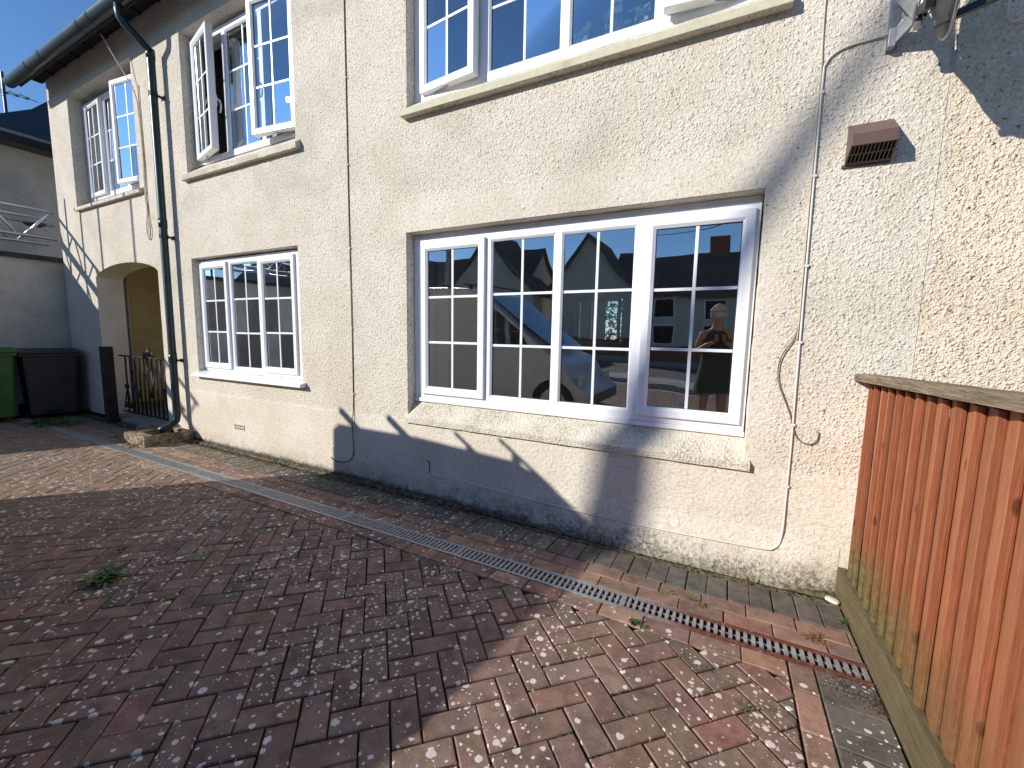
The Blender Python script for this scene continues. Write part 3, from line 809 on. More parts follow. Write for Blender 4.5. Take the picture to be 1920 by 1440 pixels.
# ---- windows
FR = 0.062
def light(win, x0, x1, z0, z1, y, opening, hinge=None, angle=0.0, out=0.0, bars=(2, 3)):
    """one light: sash frame if it opens, beads, glazing bars and six panes. y = front face of the fixed frame"""
    Mx = None
    if opening:
        yf = y - 0.022 - out
        if angle:
            hx = x0 if hinge == 'L' else x1
            sg = -1 if hinge == 'L' else 1
            Mx = Matrix.Translation((hx, yf, 0)) @ Matrix.Rotation(sg*angle, 4, 'Z') @ Matrix.Translation((-hx, -yf, 0))
        b = MB(); b.M = Mx
        b.ring(x0, x1, z0, z1, [(0.003, yf+.052), (0, yf+.048), (0, yf+.004), (0.004, yf), (0.046, yf), (0.050, yf+.003), (0.064, yf+.013), (0.066, yf+.052)])
        b.build('sash', M['upvc'], win)
        if angle:
            b = MB(); b.M = Mx; b.ring(x0+.004, x1-.004, z0+.004, z1-.004, [(0, yf+.0525), (0.02, yf+.0525), (0.02, yf+.066), (0, yf+.066)]); b.build('sash_rebate', M['bead'], win)
        g = 0.066; yg = yf + .022
    else:
        b = MB(); b.ring(x0, x1, z0, z1, [(-0.002, y+.004), (0.0, y+.001), (0.013, y+.012), (0.015, y+.05), (-0.002, y+.05)]); b.build('bead', M['upvc'], win)
        g = 0.015; yg = y + .022
    gx0, gx1, gz0_, gz1_ = x0+g, x1-g, z0+g, z1-g
    b = MB(); b.M = Mx
    b.ring(gx0-.001, gx1+.001, gz0_-.001, gz1_+.001, [(0, yg-.002), (0.004, yg-.002), (0.004, yg+.01), (0, yg+.01)]); b.build('gasket', M['seal'], win)
    tilt = Matrix.Translation(((gx0+gx1)/2, yg, (gz0_+gz1_)/2)) @ Euler((random.gauss(0, .0035), 0, random.gauss(0, .0035))).to_matrix().to_4x4() @ Matrix.Translation((-(gx0+gx1)/2, -yg, -(gz0_+gz1_)/2))
    nx, nz = bars; bw = 0.0095
    b = MB(); b.M = Mx
    for i in range(1, nx):
        xm = gx0 + (gx1-gx0)*i/nx; b.box(xm-bw, xm+bw, yg-.0035, yg+.009, gz0_, gz1_)
    for j in range(1, nz):
        zm = gz0_ + (gz1_-gz0_)*j/nz; b.box(gx0, gx1, yg-.0028, yg+.0083, zm-bw, zm+bw)
    b.build('glazing_bar', M['bead'], win, bevel=0.002)
    for i in range(nx):
        for j in range(nz):
            xa = gx0+(gx1-gx0)*i/nx + (bw if i else 0); xc = gx0+(gx1-gx0)*(i+1)/nx - (bw if i < nx-1 else 0)
            za = gz0_+(gz1_-gz0_)*j/nz + (bw if j else 0); zc = gz0_+(gz1_-gz0_)*(j+1)/nz - (bw if j < nz-1 else 0)
            b = MB(); b.M = (Mx @ tilt) if Mx is not None else tilt
            b.add([(xa, yg, za), (xc, yg, za), (xc, yg, zc), (xa, yg, zc)], [(0, 1, 2, 3)])
            b.build('pane', M['glass'], win)
    if opening and angle:       # handle on the inner face of the free stile, stay at the foot
        hx_ = x1-.03 if hinge == 'L' else x0+.03; zc = (z0+z1)/2 - .12
        b = MB(); b.M = Mx; b.box(hx_-.014, hx_+.014, yf+.066, yf+.078, zc-.05, zc+.06)
        b.tube([(hx_, yf+.078, zc+.03), (hx_, yf+.105, zc+.02), (hx_, yf+.115, zc-.03), (hx_, yf+.108, zc-.09), (hx_, yf+.10, zc-.10)], .009, 8); b.build('handle', M['handle'], win)
        b = MB(); hb = x0+.1 if hinge == 'L' else x1-.1
        b.bar((hb, y+.01, z0-.006), Mx @ Vector(((x0+x1)/2, yf+.03, z0+.0)), .018, .006); b.build('stay', M['grey_steel'], win)
def window(op, y, lights, frame_ext=0.0, name='window', label=None):
    x0, x1, z0, z1 = op
    b = MB()
    b.ring(x0, x1, z0, z1, [(0, y+.072), (0, y+.003), (0.003, y), (FR-.004, y), (FR, y+.004), (FR, y+.072)])
    # mullions between lights
    for k in range(len(lights)-1):
        xa = lights[k][1]; xc = lights[k+1][0]
        b.box(xa, xc, y+.0015, y+.07, z0+FR-.002, z1-FR+.002)
    w = b.build(name, M['upvc'], house)
    if label: w['label'] = label
    zz0, zz1 = z0+FR, z1-FR
    for (xa, xc, opening, hinge, ang_, out) in lights:
        if opening: light(w, xa-.012, xc+.012, zz0-.022, zz1+.022, y, True, hinge, ang_, out)
        else: light(w, xa, xc, zz0, zz1, y, False)
    return w
WY = 0.088
# big ground-floor window: the outer frame has an extra head and sill section
w = window((-2.392, 0.108, 0.815, 2.135), WY, [(-2.295, -1.705, True, 'L', 0, 0), (-1.650, -1.130, False, None, 0, 0), (-1.080, -0.575, False, None, 0, 0), (-0.505, 0.072, True, 'R', 0, 0)])
w['label'] = 'wide four-light ground floor window'
b = MB(); b.box(-2.392, 0.110, WY+.012, WY+.07, 2.1355, 2.168); b.build('head_section', M['upvc'], w)
b = MB(); b.box(-2.394, 0.112, WY-.012, WY+.07, 0.785, 0.8145); b.build('cill', M['upvc'], w, bevel=.003)
w = window((-5.655, -3.835, 0.875, 2.165), WY-.02, [(-5.585, -5.075, True, 'L', 0, 0), (-5.015, -4.52, False, None, 0, 0), (-4.46, -3.905, True, 'R', 0, 0)])
w['label'] = 'three-light ground floor window with a projecting white sill'
b = MB(); b.prism([(-.075, .812), (WY+.05, .812), (WY+.05, .872), (WY-.035, .872), (-.07, .842)], 0, -5.70, -3.70); b.build('sill', M['upvc'], w, bevel=.004)
w = window((-2.372, 0.122, 3.19, 4.60), WY, [(-2.285, -1.775, True, 'L', R(5.5), .012), (-1.690, -1.130, False, None, 0, 0), (-1.075, -0.525, False, None, 0, 0), (-0.46, 0.06, True, 'R', R(7), .012)])
w['label'] = 'upstairs window with a plant behind it'
w = window((-5.612, -3.733, 3.245, 4.57), WY+.03, [(-5.545, -5.03, True, 'L', R(12), .02), (-4.97, -4.40, False, None, 0, 0), (-4.34, -3.79, True, 'R', R(7), .05)])
w['label'] = 'upstairs window with its left casement swung wide open'
w = window((-8.672, -6.758, 3.24, 4.60), WY+.07, [(-8.60, -8.06, True, 'L', R(2), 0), (-8.0, -7.47, False, None, 0, 0), (-7.41, -6.83, True, 'R', R(7), .04)])
w['label'] = 'upstairs window above the arch'
# rear window of the front room
b = MB(); b.ring(-2.42, -1.66, 1.28, 2.02, [(0, 4.44), (0, 4.40), (.05, 4.40), (.05, 4.44)]); b.box(-2.2, -2.16, 4.405, 4.435, 1.33, 1.97); b.box(-2.37, -1.71, 4.41, 4.43, 1.70, 1.725)
b.build('rear_window', M['upvc'], house)

# render sills
def sill(x0, x1, ztop_in, ztop_out, zbot, yout, yin, name='sill', edge=0.045, jx=0.0):
    n = 40; b = MB(); vs_ = []
    pr = lambda: [(yin, ztop_in), (yout+.02, ztop_out+.006), (yout, ztop_out-.004), (yout+.002, ztop_out-edge), (yout+.004, zbot), (yout+.03, zbot-.002), (0.0, zbot)]
    for i in range(n+1):
        x = x0 + (x1-x0)*i/n; q = 0 if i in (0, n) else 1
        for (y, z) in pr(): vs_.append((x, y + q*random.uniform(-.0012, .0012), z + q*random.uniform(-.0015, .0015)))
    k = 7; fs = [(i*k+j, i*k+(j+1) % k, (i+1)*k+(j+1) % k, (i+1)*k+j) for i in range(n) for j in range(k)]
    fs += [tuple(range(k)), tuple(range(n*k, n*k+k))[::-1]]
    b.add(vs_, fs); return b.build(name, M['sill'], house)
sill(-2.42, 0.150, 0.795, 0.655, 0.612, -0.030, 0.11)
sill(-2.400, 0.165, 3.20, 3.085, 3.035, -0.058, 0.10)
b = MB(); b.box(-2.401, 0.166, -0.0605, -0.053, 3.034, 3.082); b.build('sill_edge', M['sill_paint'], house, bevel=.004)
sill(-5.66, -3.655, 3.245, 3.095, 3.04, -0.055, 0.14)
sill(-8.64, -6.66, 3.24, 3.10, 3.055, -0.050, 0.17)

# air brick and hidden scars
b = MB(); b.box(-4.98, -4.78, -.006, .01, 0.235, 0.305); ab = b.build('air_brick', M['sill'], house)
for i in range(5):
    for j in range(2):
        b = MB(); b.box(-4.965+.037*i, -4.945+.037*i, -.008, .0, 0.247+.03*j, 0.262+.03*j); b.build('air_hole', M['dark'], ab)

# ---- adjoining house on the right, warmer render
nb_h = empty('adjoining_house', (4.0, 0, 0), label='warm cream roughcast wall of the next house beyond the wooden fence', cat='house')
b = MB(); nz = 60; vs_ = []
for j in range(nz+1):
    z = ZB + (Z_EAVE-ZB)*j/nz
    vs_ += [(0.822 + 0.012*math.sin(z*4.0) + random.uniform(-.006, .006), -0.004, z), (9.0, -0.004, z)]
b.add(vs_, [(2*j, 2*j+1, 2*j+3, 2*j+2) for j in range(nz)])
b.add([(0.80, -0.0035, ZB), (0.80, 0.1, ZB), (0.80, .1, Z_EAVE), (0.80, -0.0035, Z_EAVE)], [(0,1,2,3)])
b.add([(9, 0, ZB), (9, 7, ZB), (9, 7, Z_EAVE), (9, 0, Z_EAVE)], [(0,1,2,3)])
b.add([(0.84, 7, ZB), (9, 7, ZB), (9, 7, Z_EAVE), (0.84, 7, Z_EAVE)], [(0,1,2,3)])
keep(b.build('wall', M['render_warm']), nb_h)
b = MB(); roof_strip(0.84, 9.3, y_e, z_e+0.05, 3.6, z_e+0.05+PITCHR*4.06); roof_strip(0.84, 9.3, 7.7, z_e+0.05, 3.61, z_e+0.04+PITCHR*4.06); keep(b.build('roof', M['slate']), nb_h)

# ---- side building on the left: flat-roofed front part and tall rear part
lb = empty('side_building', (-11, -2, 0), label='grey shaded rendered building with a flat roof, left of the house behind the bins', cat='building')
b = MB(); b.prism([(-9.52, 0.9), (-9.52, -4.1), (-10.25, -6.0), (-10.6, -7.6), (-16, -7.6), (-16, 0.9)], 2, -0.1, 2.38); keep(b.build('wall', M['render_left']), lb)
b = MB(); b.prism([(-9.47, 0.9), (-9.47, -4.1), (-10.20, -6.05), (-10.55, -7.65), (-16.05, -7.65), (-16.05, 0.9)], 2, 2.382, 2.45); keep(b.build('flat_roof', M['slate']), lb)
b = MB(); b.box(-20, -12.9, -0.5, 9, -0.1, 5.05); keep(b.build('upper_wall', M['render_left']), lb)
b = MB()
zr0, ov = 5.05, 0.35
x0, x1, y0, y1 = -20-ov, -12.9+ov, -0.5-ov, 9+ov
A3, B3, C3 = 1.7, 0.12, 1.9      # bell-cast hipped roof: a shallow skirt then the steeper slope
ringl = []
for inset, zz in ((0, 0), (0.9, 0.34), (2.1, 1.30), (3.6, 3.0)):
    ringl.append([(x0+inset, y0+inset, zr0+zz), (x1-inset, y0+inset, zr0+zz), (x1-inset, y1-inset, zr0+zz), (x0+inset, y1-inset, zr0+zz)])
vs_ = [p for r in ringl for p in r]; fs = [(i*4+j, i*4+(j+1) % 4, (i+1)*4+(j+1) % 4, (i+1)*4+j) for i in range(3) for j in range(4)] + [(12, 13, 14, 15), (0, 3, 2, 1)]
b.add(vs_, fs); keep(b.build('hipped_roof', M['slate']), lb)
b = MB(); b.box(x0-.02, x1+.04, y0-.04, y1+.04, zr0-.16, zr0-.003); keep(b.build('fascia', M['black_plastic']), lb)
# aerial on the tall roof
ae = empty('tv_aerial', (-15.6, 1.2, 5.9), label='dark tv aerial on a mast on the far left roof', cat='aerial')
b = MB(); b.tube([(-15.2, .98, 5.4), (-15.2, .98, 7.15)], .03, 8); keep(b.build('mast', M['dish_arm']), ae)
b = MB(); b.tube([(-15.7, .70, 6.86), (-14.75, 1.25, 6.60)], .022, 6); keep(b.build('boom', M['dish_arm']), ae)
for k in range(6):
    t = k/5; cx_, cy_, cz_ = -15.7+.95*t, .70+.55*t, 6.86-.26*t
    b = MB(); b.tube([(cx_-.12, cy_+.18, cz_+.02), (cx_+.12, cy_-.18, cz_-.02)], .009, 5); keep(b.build('element', M['dish_arm']), ae)

# aluminium lattice beams above the flat roof
def lattice(x, lab, z0=2.74, z1=3.15, ya=-4.5, yb=0.0):
    e = empty('lattice_beam', (x, ya, z0), label=lab, cat='lattice beam', group='aluminium lattice beams over the flat roof')
    for z in (z0, z1):
        b = MB(); b.tube([(x, ya, z), (x, yb, z)], .027, 8); keep(b.build('chord', M['alu'], smooth=True), e)
    n_ = 12; st = (yb-ya)/n_
    for i in range(n_):
        za, zc = (z0, z1) if i % 2 else (z1, z0)
        b = MB(); b.tube([(x, ya+st*i+.04, za), (x, ya+st*(i+1)-.04, zc)], .019, 6); keep(b.build('brace', M['alu'], smooth=True), e)
lattice(-9.56, 'nearer aluminium lattice beam over the flat roof')
lattice(-9.98, 'rear aluminium lattice beam, behind the nearer one', 2.70, 3.10, -4.5, 0.02)
pl_ = MB(); pl_.tube([(-9.78, -4.4, 2.98), (-9.78, .05, 2.98)], .024, 8)
tag(pl_.build('scaffold_tube', M['grey_steel'], smooth=True), 'dull grey scaffold tube lying between the two lattice beams', 'scaffold tube')
b = MB()
b.tube([(-9.74, -.30, 2.94), (-9.74, -.22, 2.93), (-9.74, -.12, 2.95), (-9.74, -.05, 2.97)], .03, 8, rs=[.012, .035, .04, .015])
tag(b.build('cloth_rag', M['black_plastic'], smooth=True), 'small dark rag caught on the scaffold tube', 'rag')
# uprights on the flat roof (out of frame; they cast the thin shadows beside the arch)
for (x, y, zt, wd_) in ((-10.05, -1.1, 3.95, 'shortest'), (-10.0, -1.65, 5.6, 'second nearest the house'), (-10.0, -2.35, 5.9, 'third from the house'), (-10.0, -3.5, 6.3, 'tallest')):
    b = MB(); b.tube([(x, y, 2.47), (x, y, zt)], .022, 8)
    tag(b.build('scaffold_pole', M['grey_steel'], smooth=True), 'thin grey scaffold pole on the flat roof, ' + wd_, 'scaffold pole', 'scaffold poles on the flat roof')

# ================================================================== FENCE
fence = empty('fence', (0.62, -1.0, 0), label='orange-brown feather-edge wooden fence with grey capping and green gravel board', cat='fence')
FX = 0.622; FL = 2.02
nbd = int(FL/0.1)
for i in range(nbd + 1):
    ya = -0.015 - i*0.1 + 0.019              # far, thin edge: tucked behind the farther neighbour
    if i == 0: ya = 0.0
    yb = -0.015 - (i+1)*0.1 + random.gauss(0, .0022)   # near, thick edge: stands proud
    topz = gz(ya) + 1.153 + random.uniform(-.006, .003); botz = gz(ya) + 0.132 + random.uniform(-.003, .004)
    n = 13; b = MB(); vs_ = []
    lean = random.gauss(0, .0022); bow = random.gauss(0, .003); offx = random.gauss(0, .0016); th = random.uniform(.018, .023)
    tw = random.gauss(0, .0022)
    for k in range(n):
        t = k/(n-1); z = botz + (topz-botz)*t
        dy = lean*t + bow*4*t*(1-t) + random.uniform(-.0008, .0008)
        ex = tw*t + random.uniform(-.0004, .0004)
        sec = [(FX+.0235, ya), (FX+.0180, ya), (FX+.006, yb+.060), (FX+.020-th-.001, yb+.024), (FX+.020-th-.002+ex, yb+.018), (FX+.020-th+.0025+ex, yb+.003), (FX+.020-th+.0055+ex, yb), (FX+.0125, yb+.0005)]
        for (x, y) in sec: vs_.append((x+offx, y+dy, z))
    k = 8
    for i_ in range(n-1):
        for j in range(k):
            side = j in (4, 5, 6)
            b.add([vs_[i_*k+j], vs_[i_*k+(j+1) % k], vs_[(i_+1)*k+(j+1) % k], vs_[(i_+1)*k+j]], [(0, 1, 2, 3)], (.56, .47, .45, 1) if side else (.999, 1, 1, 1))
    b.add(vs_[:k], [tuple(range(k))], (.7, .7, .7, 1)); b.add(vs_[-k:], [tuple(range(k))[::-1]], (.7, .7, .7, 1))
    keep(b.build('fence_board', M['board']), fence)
b = MB(); y1 = -FL
b.hexa([(0.600, y1, gz(y1)-.05), (0.634, y1, gz(y1)-.05), (0.634, .0, -.05), (0.600, .0, -.05),
        (0.600, y1, gz(y1)+.150), (0.634, y1, gz(y1)+.150), (0.634, .0, .150), (0.600, .0, .150)])
keep(b.build('gravel_board', M['gravel_board'], bevel=.003), fence)
b = MB(); n = 40; vs_ = []
for i in range(n+1):
    y = -.008 + (y1+.008)*i/n; z = gz(y); q = random.uniform(-.0008, .0008)
    for (x, zz) in ((0.580, 1.160), (0.672, 1.160), (0.672, 1.192), (0.665, 1.197), (0.588, 1.197), (0.580, 1.191)): vs_.append((x+q, y, z+zz+q))
k = 6; fs = [(i*k+j, i*k+(j+1) % k, (i+1)*k+(j+1) % k, (i+1)*k+j) for i in range(n) for j in range(k)] + [tuple(range(k)), tuple(range(n*k, n*k+k))[::-1]]
b.add(vs_, fs); keep(b.build('capping_rail', M['cap']), fence)
for zr in (0.30, 1.118):
    b = MB(); b.hexa([(0.643, y1, gz(y1)+zr), (0.68, y1, gz(y1)+zr), (0.68, -.012, zr), (0.643, -.012, zr), (0.643, y1, gz(y1)+zr+.045), (0.68, y1, gz(y1)+zr+.045), (0.68, -.012, zr+.045), (0.643, -.012, zr+.045)])
    keep(b.build('rail', M['cap']), fence)
b = MB(); b.box(0.60, 0.70, y1-.11, y1-.01, 0, gz(y1)+1.25); keep(b.build('fence_post', M['cap'], bevel=.004), fence)

# ================================================================== THINGS ON THE WALL
# brown vent cowl
v = empty('vent_cowl', (0.535, 0, 2.3), label='brown plastic vent cowl with a dark slotted grille on the upper right wall', cat='vent')
x0, x1, zt, zbm = 0.447, 0.620, 2.418, 2.224
D = 0.118
b = MB()
P = {'wtl': (x0, -.001, zt), 'wtr': (x1, -.001, zt), 'ftl': (x0+.004, -D*.97, 2.334), 'ftr': (x1-.004, -D*.97, 2.334),
     'fbl': (x0+.004, -D, 2.280), 'fbr': (x1-.004, -D, 2.280), 'wbl': (x0, -.022, zbm+.004), 'wbr': (x1, -.022, zbm+.004), 'wl': (x0, -.001, zbm), 'wr': (x1, -.001, zbm)}
b.add([P['wtl'], P['wtr'], P['ftr'], P['ftl'], P['fbr'], P['fbl'], P['wbl'], P['wbr'], P['wl'], P['wr']],
      [(0, 1, 2, 3), (3, 2, 4, 5), (0, 3, 5, 6, 8), (1, 2, 4, 7, 9), (8, 9, 7, 6)])
keep(b.build('hood', M['vent']), v)
fl, frr, bl, br = Vector(P['fbl']), Vector(P['fbr']), Vector(P['wbl']), Vector(P['wbr'])
nrm = (frr-fl).cross(bl-fl).normalized()
if nrm.y > 0: nrm = -nrm
b = MB(); b.add([fl-nrm*.014, frr-nrm*.014, br-nrm*.014, bl-nrm*.014], [(0, 1, 2, 3)]); keep(b.build('grille_back', M['dark']), v)
for i in range(12):
    t = i/11; a = fl.lerp(frr, t); c = bl.lerp(br, t); b = MB(); b.bar(a-nrm*.004, c-nrm*.004, .0042 if 0 < i < 11 else .008, .006, nrm); keep(b.build('grille_bar', M['vent']), v)
for t in (0.02, 0.5, 0.97):
    a = fl.lerp(bl, t); c = frr.lerp(br, t); b = MB(); b.bar(a-nrm*.004, c-nrm*.004, .005, .007, nrm); keep(b.build('grille_bar', M['vent']), v)
b = MB(); b.box(x0-.012, x1+.004, -.010, .0, zbm-.006, zbm+.008); keep(b.build('back_flange', M['vent']), v)

# satellite dish
sdsh = empty('satellite_dish', (0.62, 0, 2.8), label='dark grey satellite dish on a steel wall bracket at the top right of the wall', cat='satellite dish')
b = MB(); b.box(0.555, 0.600, -.006, .0, 2.715, 2.96); keep(b.build('wall_plate', M['grey_steel'], bevel=.001), sdsh)
b = MB()
b.box(0.556, 0.582, -.05, -.006, 2.722, 2.80)
b.hexa([(0.582, -.05, 2.735), (0.628, -.13, 2.765), (0.628, -.06, 2.765), (0.582, -.006, 2.735), (0.582, -.05, 2.80), (0.628, -.13, 2.82), (0.628, -.06, 2.82), (0.582, -.006, 2.80)])
keep(b.build('foot_bracket', M['grey_steel'], bevel=.001), sdsh)
b = MB()
b.hexa([(0.566, -.03, 2.93), (0.60, -.03, 2.93), (0.652, -.16, 2.74), (0.618, -.16, 2.74), (0.566, -.034, 2.985), (0.60, -.034, 2.985), (0.652, -.18, 2.79), (0.618, -.18, 2.79)])
keep(b.build('bracket_arm', M['grey_steel'], bevel=.001), sdsh)
b = MB(); b.tube([(0.612, -.185, 2.98), (0.622, -.195, 2.70)], .018, 10); keep(b.build('mast', M['grey_steel'], smooth=True), sdsh)
DC = Vector((0.625, -0.43, 2.82)); DN = Vector((0.97, -0.14, 0.10)).normalized()
DT = Vector((0, 0, 1)).cross(DN).normalized(); DU = DN.cross(DT).normalized()
b = MB(); nr_, nt_ = 8, 36; vs_ = [DC - DN*0.045]; fs = []
for i in range(1, nr_+1):
    q = i/nr_
    for j in range(nt_):
        a = 2*math.pi*j/nt_; vs_.append(DC + DT*(0.24*q*math.cos(a)) + DU*(0.29*q*math.sin(a)) - DN*(0.045*(1-q*q)))
for j in range(nt_): fs.append((0, 1+j, 1+(j+1) % nt_))
for i in range(nr_-1):
    for j in range(nt_):
        a = 1+i*nt_; fs.append((a+j, a+nt_+j, a+nt_+(j+1) % nt_, a+(j+1) % nt_))
b.add(vs_, fs); o = b.build('reflector', M['dish'], smooth=True); keep(o, sdsh)
md = o.modifiers.new('s', 'SOLIDIFY'); md.thickness = .004
b = MB(); b.tube([DC + DT*(0.241*math.cos(2*math.pi*j/nt_)) + DU*(0.291*math.sin(2*math.pi*j/nt_)) for j in range(nt_+1)], .005, 6, caps=False); keep(b.build('rim', M['grey_steel'], smooth=True), sdsh)
b = MB(); p0 = DC - DN*.03 - DU*.16; b.bar((0.622, -.20, 2.76), p0 - DN*.02, .028, .035); b.box(0.604, 0.640, -.225, -.175, 2.72, 2.79); keep(b.build('clamp', M['black_plastic'], bevel=.003), sdsh)
pa = Vector((0.600, -0.46, 2.552)); pb = Vector((0.960, -0.54, 2.615))
b = MB(); b.bar(pa, pb, .022, .026); keep(b.build('feed_arm', M['dish_arm'], bevel=.002), sdsh)
b = MB(); b.tube([pb, pb + Vector((0, 0, .05)), pb + Vector((-.05, .02, .08))], .025, 10); keep(b.build('receiver', M['lnb'], smooth=True), sdsh)
b = MB(); b.tube([(0.63, -.21, 2.86), (0.618, -.235, 2.80), (0.612, -.225, 2.745), (0.632, -.22, 2.715), (0.655, -.23, 2.74), (0.66, -.25, 2.80)], .0045, 6); keep(b.build('cable_loop', M['cable_w'], smooth=True), sdsh)

# cables, each pinned with clips
def smooth_path(pts, n=6):
    P_ = [Vector(p) for p in pts]; out = []
    for i in range(len(P_)-1):
        p0 = P_[max(i-1, 0)]; p1 = P_[i]; p2 = P_[i+1]; p3 = P_[min(i+2, len(P_)-1)]
        for k in range(n):
            t = k/n; out.append(0.5*((2*p1) + (p2-p0)*t + (2*p0-5*p1+4*p2-p3)*t*t + (3*p1-p0-3*p2+p3)*t**3))
    out.append(P_[-1]); return out
def cable(name, pts, r, mat, label, clips=(), clipmat='cable_w'):
    b = MB(); b.tube(smooth_path(pts), r, 6); o = b.build(name, M[mat], smooth=True); tag(o, label, 'cable')
    for (x, z) in clips:
        b = MB(); b.box(x-r-.006, x+r+.004, -.003-2*r, 0.001, z-.006, z+.006); b.build('cable_clip', M[clipmat], o)
    return o
cable('cable', [(-3.035, -.006, 4.9), (-3.038, -.006, 3.4), (-3.042, -.006, 2.4), (-3.038, -.007, 1.5), (-3.045, -.006, 0.7), (-3.055, -.018, 0.55), (-3.05, -.012, 0.30), (-3.06, -.010, 0.22), (-3.13, -.010, 0.15), (-3.25, -.01, 0.125), (-3.33, -.008, 0.13), (-3.37, -.004, 0.15)],
      .0045, 'cable_b', 'thin weathered cable down the wall between the two ground floor windows', [(-3.037, z) for z in (4.2, 3.5, 2.8, 2.1, 1.4, .8)], 'cable_g')
cable('cable', [(0.300, -.007, 4.9), (0.302, -.007, 3.1), (0.312, -.007, 2.70), (0.314, -.007, 2.2), (0.317, -.007, 1.7), (0.320, -.007, 1.5), (0.318, -.008, 1.36)],
      .0035, 'cable_g', 'thin cream-painted cable left of the white one, from the eaves down the right wall')
cable('cable', [(0.60, -.06, 2.82), (0.575, -.02, 2.80), (0.50, -.008, 2.795), (0.42, -.008, 2.79), (0.36, -.008, 2.77), (0.328, -.008, 2.73), (0.322, -.008, 2.66), (0.325, -.008, 2.2), (0.330, -.008, 1.6), (0.334, -.008, 1.1), (0.338, -.008, 0.8), (0.338, -.008, 0.5), (0.336, -.012, 0.30), (0.325, -.014, 0.215), (0.30, -.022, 0.185), (0.265, -.025, 0.172), (0.1, -.027, 0.165), (-0.3, -.027, 0.155), (-0.75, -.026, 0.155), (-1.2, -.022, 0.165), (-1.6, -.016, 0.18), (-1.9, -.008, 0.195), (-2.08, -.008, 0.195), (-2.16, -.006, 0.20)],
      .0052, 'cable_w', 'white cable dropping from the dish and running left along the foot of the wall',
      [(0.322, 2.60), (0.326, 2.2), (0.330, 1.75), (0.334, 1.35), (0.338, .9), (0.338, .55)])
cable('cable', [(-2.16, -.006, 0.20), (-2.165, -.008, 0.235), (-2.165, -.008, 0.28), (-2.18, -.012, 0.30), (-2.195, -.004, 0.295)], .004, 'iron', 'short black cable end poking out of the wall under the big window')
cable('cable', [(0.318, -.008, 1.42), (0.300, -.010, 1.36), (0.262, -.012, 1.29), (0.245, -.012, 1.22), (0.252, -.012, 1.13), (0.285, -.012, 1.04), (0.318, -.010, 0.96), (0.334, -.010, 0.90), (0.352, -.010, 0.845), (0.385, -.010, 0.81), (0.425, -.010, 0.805), (0.45, -.010, 0.83), (0.455, -.008, 0.875)],
      .0030, 'cable_b', 'loose brown cable bowing away from the white one beside the big window')
cable('cable', [(0.97, -.02, 3.05), (0.95, -.03, 2.83), (0.955, -.03, 2.74), (0.99, -.03, 2.72), (1.03, -.03, 2.76), (1.05, -.02, 2.86)], .004, 'cable_w', 'loop of white cable hanging right of the dish')
cable('cable', [(-6.92, -.20, 4.86), (-6.80, -.13, 4.60), (-6.63, -.03, 4.22), (-6.60, -.012, 3.9), (-6.59, -.012, 3.4), (-6.60, -.012, 3.0), (-6.585, -.012, 2.82), (-6.62, -.014, 2.6), (-6.58, -.014, 2.48), (-6.53, -.014, 2.6), (-6.57, -.012, 2.85), (-6.57, -.012, 3.4), (-6.58, -.012, 4.3)],
      .007, 'cable_g', 'looped cream cable hanging beside the downpipe', [(-6.6, 3.95), (-6.59, 3.5), (-6.59, 3.05)], 'cable_b')
for (q, zz) in ((-0.13, .31), (0.20, .355), (0.46, .37)):
    pass

# ================================================================== LEFT CORNER
# stone trough
b = MB()
def rockbox(mm, x0, x1, y0, y1, z0, z1): mm.box(x0, x1, y0, y1, z0, z1)
TX0, TX1, TY0, TY1, TZ = -6.28, -5.80, -0.53, -0.035, 0.125
bm = bmesh.new()
ov = [(TX0, TY0), (TX1, TY0), (TX1-.02, TY1), (TX0+.01, TY1)]
iv = [(TX0+.09, TY0+.11), (TX1-.06, TY0+.11), (TX1-.07, TY1-.06), (TX0+.10, TY1-.06)]
vo0 = [bm.verts.new((x, y, -.02)) for x, y in ov]; vo1 = [bm.verts.new((x, y, TZ+gz(y))) for x, y in ov]
vi1 = [bm.verts.new((x, y, TZ+gz(y)-.004)) for x, y in iv]; vi0 = [bm.verts.new((x, y, .03)) for x, y in iv]
for i in range(4):
    j = (i+1) % 4
    bm.faces.new((vo0[i], vo0[j], vo1[j], vo1[i])); bm.faces.new((vo1[i], vo1[j], vi1[j], vi1[i])); bm.faces.new((vi1[i], vi1[j], vi0[j], vi0[i]))
bm.faces.new(vi0); bm.faces.new(vo0[::-1])
bmesh.ops.subdivide_edges(bm, edges=bm.edges[:], cuts=7, use_grid_fill=True)
for v_ in bm.verts: v_.co += Vector((random.gauss(0, .0035), random.gauss(0, .0035), random.gauss(0, .003)))
bmesh.ops.recalc_face_normals(bm, faces=bm.faces)
me = bpy.data.meshes.new('stone_trough'); bm.to_mesh(me); bm.free(); me.materials.append(M['stone'])
o = bpy.data.objects.new('stone_trough', me); COL.objects.link(o)
tag(o, 'weathered stone trough catching the foot of the downpipe', 'trough')
